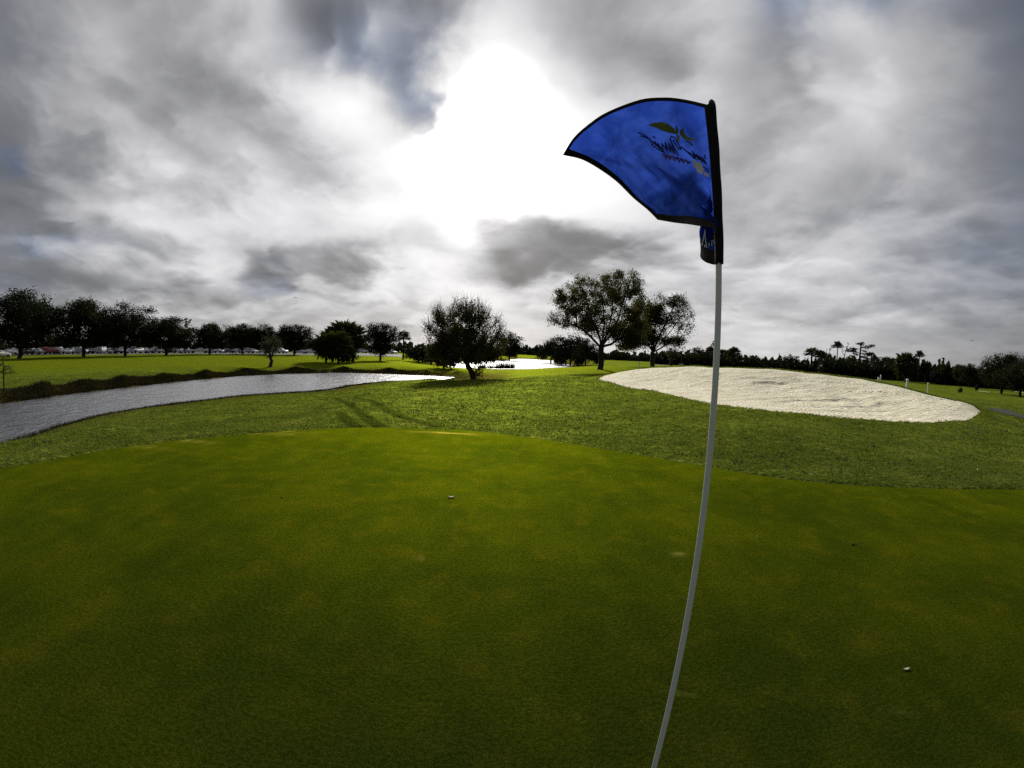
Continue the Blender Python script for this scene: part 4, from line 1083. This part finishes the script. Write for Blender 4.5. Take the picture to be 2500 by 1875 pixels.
for n_, (px, key, col, dist) in enumerate(CARS):
    p = place(px, dist); a = math.atan2(p[0], p[1])
    p[2] += .09 if dist > 132 and px < 980 else .01
    rot = -a + (rc.choice((-1, 1)) * R(rc.uniform(28, 62)) if key != 'pickup' and px not in (731, 757) else R(8)) + (math.pi if px == 731 else 0)
    body = MESH[key + 'b'].copy(); body.materials.append(PAINT[col])
    lab = SPECIALC.get(px) or '%s %s, %s from the left in the long row of parked cars' % (col, 'van' if key == 'suv' else key, ORD[n_] if n_ < 40 else ('forty-' + ORD[n_ - 40]) if n_ > 39 else '')
    t = thing('parked_car', lab, 'pickup truck' if key == 'pickup' else 'car', p, rot, group='cars parked beyond the oaks')
    link('body', body, t); link('window', MESH[key + 'g'], t)
    for w in MESH[key + 'w']:
        o = link('wheel', MESH['wheel'], t); o.location = w
strip('pavement', [place(x, 129)[:2] for x in range(150, 720, 25)], 1.1, .05, simple('concrete', (.36, .35, .32), .85, .15, 1.0), 'thin pale pavement strip in front of the parked cars')

# ------------------------------------------------------------------ course furniture
def post(px, top, base, w, dist, label, round_=True):
    p = place(px, dist); h = px_h(p, px, top)
    t = thing('marker_post', label, 'marker post', p, 0, 1, 'white marker posts')
    P = MB().tube([(0, 0, -.1), (0, 0, h * .9)], w / 2, 8); P.build('stake', MT['white'], t, True)
    MB().tube([(0, 0, h * .9), (0, 0, h * .96), (0, 0, h)], [w * .62, w * .62, w * .2], 8).build('cap', MT['white'], t, True)


post(1562, 882, 897, .11, 68, 'thin white post on the lawn left of the half bare tree')
post(2148, 921, 932, .13, 40, 'shorter thick white post of the pair on the bunker rim')
post(2153, 915, 932, .08, 40.5, 'taller white post of the pair on the bunker rim')
post(2270, 934, 952, .07, 33, 'single white post at the right end of the bunker rim')
post(2219, 925, 931, .3, 62, 'short white stub post below the big shaggy palm')
# bunker rake lying by the post
p0, p1 = place(2250, 32.5), place(2268, 32.5); L_ = float(np.hypot(*(p1 - p0)[:2]))
t = thing('bunker_rake', 'dark bunker rake lying in the grass beside the single white post', 'rake', (p0 + p1) / 2 + np.array([0, 0, .05]), math.atan2(p1[1] - p0[1], p1[0] - p0[0]))
MB().tube([(-L_ / 2 - .5, 0, .03), (L_ / 2, 0, .06)], .022, 6).build('handle', MT['dark'], t)
h_ = MB().box((L_ / 2, 0, .07), (.07, .62, .06))
for k in range(9): h_.box((L_ / 2, -.28 + .07 * k, .015), (.02, .02, .08))
h_.build('rake_head', MT['dark'], t)
# small white bench by the bunker
p = place(1664, 62); t = thing('bench', 'low white bench on the grass beyond the bunker rim', 'bench', p, -math.atan2(p[0], p[1]))
zb = px_h(p, 1664, 888.5)
MB().box((0, 0, zb - .05), (.62, .34, .09)).build('seat', MT['white'], t)
for sg in (-1, 1): MB().box((sg * .22, 0, (zb - .1) / 2 - .05), (.07, .3, zb)).build('leg', MT['dark'], t)
for px, top, dist, lab in ((2350, 944, 66, 'small round clipped bush alone on the right fairway'), (2389, 936, 82, 'tiny dark bush in front of the far trees on the right')):
    p = place(px, dist); put_tree('bush', 'small_bush', lab, 'bush', p, px_h(p, px, top), sx=.75, rot=px)
# radio masts far behind
for px, top, dist, lab in ((1902, 861, 420, 'thin radio mast above the dip in the far wood'), (1311, 846, 420, 'thin far mast above the woods behind the second pond')):
    p = place(px, dist); h = px_h(p, px, top); t = thing('radio_mast', lab, 'mast', p)
    MB().tube([(0, 0, -.5), (0, 0, h)], .16, 5).build('pole', MT['asphalt'], t); MB().box((0, 0, h - 1.0), (1.6, .2, .2)).build('cross_arm', MT['asphalt'], t)
# birds
for px, py, dist, lab in ((722, 727, 90, 'tiny dark bird high above the right end of the oak row'), (2373, 832, 90, 'tiny dark bird above the far wood at right')):
    q = at_d(px, py, dist); B = MB(); B.tube([(-.2, 0, 0), (0, 0, .02), (.18, 0, 0)], [.01, .05, .01], 5)
    for sg in (-1, 1): B.add([(-.06, 0, .02), (.08, 0, .02), (.02, sg * .28, .12), (-.08, sg * .5, .05)], [(0, 1, 2, 3)])
    o = B.build('bird', MT['dark']); o.location = q; o.rotation_euler = (0, 0, px); tag(o, lab, 'bird', 'birds in the sky')
# log at the water's edge
p0 = at(50, 1075, WATER + .12); p1 = at(71, 1066, WATER + .3)
g0, g1 = ground_pt(48, 1077), ground_pt(72, 1068); mid = (g0 + g1) / 2
t_ = MB(); t_.tube([(-.17, 0, 0), (-.06, .005, .01), (.07, -.005, .03), (.18, 0, .06)], [.035, .04, .042, .036], 9)
o = t_.build('driftwood_log', simple('wet_wood', (.12, .10, .06), .8, .4, 5), None, True)
o.location = mid + np.array([0, 0, .03]); dv = g1 - g0; o.rotation_euler = (0, 0, -math.atan2(mid[0], mid[1]))
tag(o, 'weathered log lying at the near water edge, far left', 'log')

# fallen bits on the green
LV = [(1102, 1214, .034, 'curled white leaf lying in the middle of the green', 'litter'), (2213, 1633, .020, 'pale curled leaf on the dark green, lower right', 'litter'), (2083, 1328, .024, 'small dull leaf right of the flagstick on the green', 'bark'), (688, 1214, .016, 'dark speck of leaf left of the white leaf', 'bark'),
      (1528, 1229, .009, 'small white leaf bit just left of the flagstick', 'litter'), (1696, 1226, .009, 'small white leaf bit touching the flagstick side', 'litter'), (948, 1153, .014, 'small white leaf bit above the dark speck', 'litter'), (1848, 1308, .008, 'small pale leaf bit right of the flagstick', 'litter'), (1042, 1047, .03, 'dark bit of leaf near the back edge of the green', 'bark')]
rl = np.random.default_rng(6)
for px, py, sz, lab, mt in LV:
    q = at(px, py, -.012); B = MB(); n = 7; s_ = np.linspace(-1, 1, n)
    V = []
    for r__ in (-1, 0, 1):
        for u in s_: V.append((u * sz, r__ * sz * .34 * (1 - u * u) ** .5 * 1.0, .25 * sz * abs(r__) + .35 * sz * u * u + .06 * sz * math.sin(3 * u)))
    qd = [(r__ * n + k, r__ * n + k + 1, (r__ + 1) * n + k + 1, (r__ + 1) * n + k) for r__ in range(2) for k in range(n - 1)]
    o = B.add(V, qd).build('fallen_leaf', MT[mt], None, True); md = o.modifiers.new('thick', 'SOLIDIFY'); md.thickness = sz * .12
    o.location = (q[0], q[1], float(height(q[None, :2])[0]) - .018 + sz * .1); o.rotation_euler = (0, 0, rl.uniform(-.5, .5)); tag(o, lab, 'leaf', 'leaf bits on the green')

# ------------------------------------------------------------------ flagstick and flag
A = at_d(1752.6, 790, 1.0)
fl = thing('golf_flagstick', 'blue golf flag with dark border on a tall thin white flagstick', 'golf flag', (A[0], A[1], 0))
ORG = np.array([A[0], A[1], 0.0])


def rel(P): return np.asarray(P, float) - ORG


zz = np.linspace(-.12, 2.122, 30)
stick = MB().tube(rel(np.column_stack([np.full(30, A[0]), np.full(30, A[1]), zz])), np.interp(zz, [-.12, 2.15], [.0078, .0064]), 16)
Mf = Mat('pale_fibreglass'); c = Mf.mixc(Mf.noise(Mf.scale(Mf.coord(), (40, 40, 3)), 4, 4, .6), (.50, .52, .50), (.66, .68, .65))
MT['stick'] = Mf.surf(Mf.principled(Base_Color=c, Roughness=.3))
stick.build('pole', MT['stick'], fl, True)
# sleeve wrapped round the stick, its left side stretched where the cloth leaves it
sl = MB(); zs = np.linspace(1.752, 2.120, 24)
dirc = np.array([A[0], A[1]]) / np.hypot(A[0], A[1]); lat = np.array([dirc[1], -dirc[0]])    # lat: to the right
ring = []
for z in zs:
    f = (z - zs[0]) / (zs[-1] - zs[0]); wl_, wr_ = .0078 + .0097 * f ** 1.4, .0108 - .0022 * f + .0005 * math.sin(z * 60)
    for k in range(16):
        a = 2 * math.pi * k / 16; x = math.cos(a); ring.append([*(np.array(A[:2]) + lat * (x * (wr_ if x > 0 else wl_)) + dirc * math.sin(a) * .0095), z + .002 * math.sin(3 * a)])
i, j = np.mgrid[0:23, 0:16]; j2 = (j + 1) % 16
sl.add(rel(ring), np.stack([i * 16 + j, i * 16 + j2, (i + 1) * 16 + j2, (i + 1) * 16 + j], -1).reshape(-1, 4))
sleeve = sl.build('sleeve', MT['black'], fl, True); md = sleeve.modifiers.new('thick', 'SOLIDIFY'); md.thickness = .0015
MB().tube(rel([(A[0], A[1], 2.116), (A[0], A[1], 2.122), (A[0], A[1], 2.129), (A[0], A[1], 2.135)]), [.0075, .0085, .0075, .003], 12).build('top_cap', MT['dark'], fl, True)


def sp(px, py, s_):
    return np.array([0, 0, EYE]) + ray(px, py) * s_


ROWS = [(0.0, [(1736, 258, 1.165), (1667, 242, 1.18), (1617, 238, 1.21), (1560, 244, 1.25), (1484, 273, 1.32), (1443, 299, 1.37), (1401, 336, 1.43), (1374, 378, 1.48)]),
        (.25, [(1740, 350, 1.125), (1690, 326, 1.16), (1630, 317, 1.21), (1560, 322, 1.28), (1490, 350, 1.37), (1428, 392, 1.475)]),
        (.5, [(1749, 444, 1.095), (1700, 412, 1.13), (1640, 392, 1.20), (1560, 400, 1.32), (1500, 438, 1.46)]),
        (.72, [(1761, 532, 1.07), (1742, 524, 1.07), (1729, 515, 1.08), (1737, 505, 1.07), (1700, 482, 1.13), (1640, 466, 1.26), (1548, 484, 1.44)]),
        (.88, [(1762, 592, 1.055), (1730, 590, 1.07), (1709, 578, 1.10), (1710, 566, 1.12), (1735, 556, 1.08), (1753, 546, 1.03), (1738, 532, 1.04), (1690, 518, 1.14), (1584, 514, 1.42)]),
        (1.0, [(1762, 649, 1.045), (1730, 643, 1.06), (1713, 631, 1.10), (1712, 617, 1.13), (1730, 604, 1.10), (1749, 589, 1.05), (1753, 576, 1.02), (1740, 559, 1.03), (1690, 549, 1.12), (1645, 543, 1.27), (1606, 536, 1.42)])]
NU, NV = 110, 76
def catmull(P, m):
    P = np.asarray(P, float); P = np.vstack([2 * P[0] - P[1], P, 2 * P[-1] - P[-2]]); o = []
    for k in range(1, len(P) - 2):
        for t in np.linspace(0, 1, 24, endpoint=False):
            o.append(.5 * (2 * P[k] + (P[k + 1] - P[k - 1]) * t + (2 * P[k - 1] - 5 * P[k] + 4 * P[k + 1] - P[k + 2]) * t * t + (3 * P[k] - P[k - 1] - 3 * P[k + 1] + P[k + 2]) * t ** 3))
    o.append(P[-2]); o = np.array(o); s_ = np.concatenate([[0], np.cumsum(np.linalg.norm(np.diff(o, axis=0), axis=1))]); s_ /= s_[-1]
    return np.stack([np.interp(np.linspace(0, 1, m), s_, o[:, c]) for c in range(3)], 1)


rows = np.array([catmull([sp(*q) for q in pts], NU + 1) for v, pts in ROWS]); vs = np.array([v for v, _ in ROWS])
vv = np.linspace(0, 1, NV + 1)
# monotone-ish cubic through the rows
d1 = np.gradient(rows, vs, axis=0); G = np.zeros((NV + 1, NU + 1, 3))
for k, v in enumerate(vv):
    i = min(np.searchsorted(vs, v, 'right') - 1, len(vs) - 2); h = vs[i + 1] - vs[i]; t = (v - vs[i]) / h
    G[k] = (2 * t ** 3 - 3 * t * t + 1) * rows[i] + (t ** 3 - 2 * t * t + t) * h * d1[i] + (-2 * t ** 3 + 3 * t * t) * rows[i + 1] + (t ** 3 - t * t) * h * d1[i + 1]
uu = np.linspace(0, 1, NU + 1)
# gentle creases of wind-blown cloth, away from the hems
tu = np.gradient(G, axis=1); tv = np.gradient(G, axis=0); nrm = np.cross(tu, tv); nrm /= np.linalg.norm(nrm, axis=-1)[..., None] + 1e-9
UUg, VVg = np.meshgrid(uu, vv)
amp = np.clip(UUg * 6, 0, 1) * np.clip((1 - UUg) * 5, 0, 1) * np.clip(VVg * 6, 0, 1) * np.clip((1 - VVg) * 6, 0, 1)
cr = .0060 * np.sin(11 * VVg + 7 * UUg + 2.0 * fbm(UUg * 3, VVg * 3, 15, 3)) + .0035 * fbm(UUg * 5 + 9, VVg * 4, 19, 4) + .006 * np.sin(26 * (VVg - .55 * UUg)) * np.exp(-((UUg - .18) / .16) ** 2)
G = G + nrm * (cr * amp)[..., None]
i, j = np.mgrid[0:NV, 0:NU]
quads = np.stack([i * (NU + 1) + j, i * (NU + 1) + j + 1, (i + 1) * (NU + 1) + j + 1, (i + 1) * (NU + 1) + j], -1)
uc, vc = (j + .5) / NU, (i + .5) / NV
hem = (vc < .030 + 0 * uc) | (uc > .945) | (vc > .925)
V = rel(G.reshape(-1, 3))
Mf = Mat('blue_flag_cloth'); P = Mf.coord()
wv = Mf.noise(Mf.scale(P, (1, 1, 1)), 900, 2, .5)
c = Mf.mixc(Mf.ramp(Mf.noise(Mf.scale(P, (1, 1, 2.2)), 7, 4, .6, .8), .38, .66), (.020, .055, .36), (.045, .105, .56)); c = Mf.mixc(1.0, c, Mf.mixc(wv, (.8, .8, .85), (1.15, 1.15, 1.1)), 'MULTIPLY')
d_ = Mf.node('ShaderNodeBsdfDiffuse', {'Color': c, 'Roughness': .8}).outputs[0]; tr_ = Mf.node('ShaderNodeBsdfTranslucent', {'Color': Mf.mixc(1.0, c, (1.0, 1.1, 1.15), 'MULTIPLY')}).outputs[0]
sh_ = Mf.node('ShaderNodeBsdfSheen', {'Color': (.25, .3, .5, 1), 'Roughness': .4}).outputs[0]
m1 = Mf.node('ShaderNodeMixShader', {0: .62, 1: d_, 2: tr_}).outputs[0]
MT['flag'] = Mf.surf(Mf.node('ShaderNodeMixShader', {0: .12, 1: m1, 2: sh_}).outputs[0])
MT['hem'] = leafy('black_hem', (.026, .024, .024), (.036, .034, .033), .42, 40)
cloth = MB().add(V, quads[~hem]); fo = cloth.build('flag', MT['flag'], fl, True)
hb = MB().add(V, quads[hem]); ho = hb.build('border', MT['hem'], fo, True); md = ho.modifiers.new('thick', 'SOLIDIFY'); md.thickness = .0022; md.offset = 0
bvh = BVHTree.FromPolygons([Vector(v) for v in (V + ORG)], [list(map(int, q)) for q in quads.reshape(-1, 4)])


def stitched(name, test, box, mat, step=1.6, off=.0016, parent=None):
    """embroidery lying on the cloth: cells of the outline dropped onto the flag"""
    xs = np.arange(box[0], box[2] + step, step); ys = np.arange(box[1], box[3] + step, step); ids = {}; VV = []; QQ = []
    def vert(a, b):
        if (a, b) not in ids:
            d = ray(xs[a], ys[b]); hit = bvh.ray_cast(Vector((0, 0, EYE)), Vector(d))
            ids[(a, b)] = None if hit[0] is None else len(VV)
            if hit[0] is not None: VV.append(np.array(hit[0]) - d * off - ORG)
        return ids[(a, b)]
    for a in range(len(xs) - 1):
        for b in range(len(ys) - 1):
            if test(xs[a] + step / 2, ys[b] + step / 2):
                q = [vert(a, b), vert(a + 1, b), vert(a + 1, b + 1), vert(a, b + 1)]
                if None not in q: QQ.append(q)
    if QQ: return MB().add(VV, QQ).build(name, mat, parent or fo, True)


def C8(pts): return np.array([(1340 + x / 3.6065, 220 + y / 3.6065) for x, y in pts])
def strokes(lines, w):
    segs = [(a, b) for L in lines for a, b in zip(C8(L)[:-1], C8(L)[1:])]; A_ = np.array([s[0] for s in segs]); B_ = np.array([s[1] for s in segs]); E_ = B_ - A_; l2 = (E_ ** 2).sum(1) + 1e-9
    def t(x, y):
        p = np.array((x, y)); u = np.clip(((p - A_) * E_).sum(1) / l2, 0, 1); return ((p - A_ - u[:, None] * E_) ** 2).sum(1).min() < w * w
    allp = np.vstack([A_, B_]); return t, (*(allp.min(0) - w - 1), *(allp.max(0) + w + 1))
def filled(polys):
    PP = [C8(p) for p in polys]
    def t(x, y): return any(sdist(np.array([[x, y]]), p)[0] > 0 for p in PP)
    al = np.vstack(PP); return t, (*al.min(0), *al.max(0))


E_ = {k: simple(k, c, .8, .2, 200, spec=.1) for k, c in (('leaf_thread', (.15, .19, .05)), ('navy_thread', (.018, .026, .12)), ('maroon_thread', (.10, .03, .12)), ('white_thread', (.62, .62, .62)))}
t, b = filled([[(862, 312), (915, 290), (985, 280), (1040, 292), (1085, 320), (1118, 358), (1132, 395), (1095, 385), (1040, 372), (985, 352), (935, 330), (900, 318)], [(1118, 305), (1140, 345), (1136, 392), (1120, 372), (1112, 335)],
              [(1160, 345), (1185, 338), (1192, 375), (1215, 408), (1262, 428), (1296, 440), (1230, 446), (1190, 432), (1160, 405), (1148, 372)], [(1122, 395), (1148, 398), (1152, 440), (1140, 466), (1126, 430)]])
stitched('leaf_emblem', t, b, E_['leaf_thread'])
script = [[(785, 376), (826, 388), (868, 416), (902, 452), (912, 478)], [(806, 402), (850, 412), (890, 438)], [(905, 480), (960, 520), (1015, 550)], [(912, 455), (950, 490), (985, 520)], [(930, 452), (975, 508), (960, 468), (1010, 545), (992, 470), (1045, 535), (1020, 462), (1075, 545), (1058, 470), (1105, 560), (1085, 488), (1140, 578)],
          [(1140, 578), (1098, 500), (1068, 436), (1078, 408), (1108, 416), (1128, 452), (1158, 508), (1166, 524), (1140, 512), (1112, 470), (1096, 440)], [(1166, 500), (1215, 540), (1265, 592), (1300, 612)], [(1205, 535), (1250, 560), (1290, 596), (1262, 540), (1320, 612), (1296, 562), (1350, 632), (1322, 578), (1372, 642), (1350, 590), (1388, 650)],
          [(1378, 565), (1370, 590), (1382, 606)], [(1215, 452), (1240, 462), (1262, 488)], [(918, 408), (936, 422)], [(1362, 678), (1385, 690), (1402, 720)]]
t, b = strokes(script, 1.55); stitched('script_lettering', t, b, E_['navy_thread'], 1.2)
red = [[(1002, 568), (1040, 578), (1100, 590), (1160, 606), (1250, 636)], [(1018, 570), (1032, 606), (1050, 574), (1066, 610), (1084, 582), (1108, 622), (1128, 592), (1150, 634), (1166, 604), (1186, 640), (1206, 612), (1226, 648), (1246, 634)]]
t, b = strokes(red, 1.5); stitched('small_lettering', t, b, E_['maroon_thread'], 1.2)
t, b = filled([[(1268, 618), (1292, 608), (1300, 640), (1326, 632), (1344, 656), (1362, 690), (1358, 730), (1336, 742), (1312, 726), (1296, 694), (1276, 668)], [(1366, 722), (1402, 728), (1412, 764), (1384, 760), (1368, 744)]])
stitched('flower_emblem', t, b, E_['white_thread'])
# white stitching in the lower fold: two seam lines and the hem letters
t, b = strokes([[(1376, 1226), (1362, 1300), (1346, 1372)], [(1374, 1228), (1376, 1300), (1384, 1350)], [(1446, 1262), (1450, 1300)]], 1.0); stitched('seam_stitching', t, b, E_['white_thread'], 1.0)
let = []
for k, (x, y) in enumerate(((1342, 1412), (1358, 1398), (1372, 1386), (1390, 1374), (1412, 1364), (1434, 1350), (1452, 1334), (1468, 1316))):
    dx, dy = 10, -9
    let.append([(x, y - 22), (x - 2, y + 16)])
    if k in (0, 5, 6, 7): let += [[(x, y - 22), (x + dx, y - 22 + dy)], [(x - 2, y + 16), (x + dx - 2, y + 16 + dy)]]
    if k in (1, 6): let.append([(x + dx, y - 22 + dy), (x + dx - 2, y + 16 + dy)])
    if k == 2: let.append([(x - 6, y + 14), (x + 8, y - 26)])
t, b = strokes(let, .75); stitched('hem_lettering', t, b, E_['white_thread'], .9)
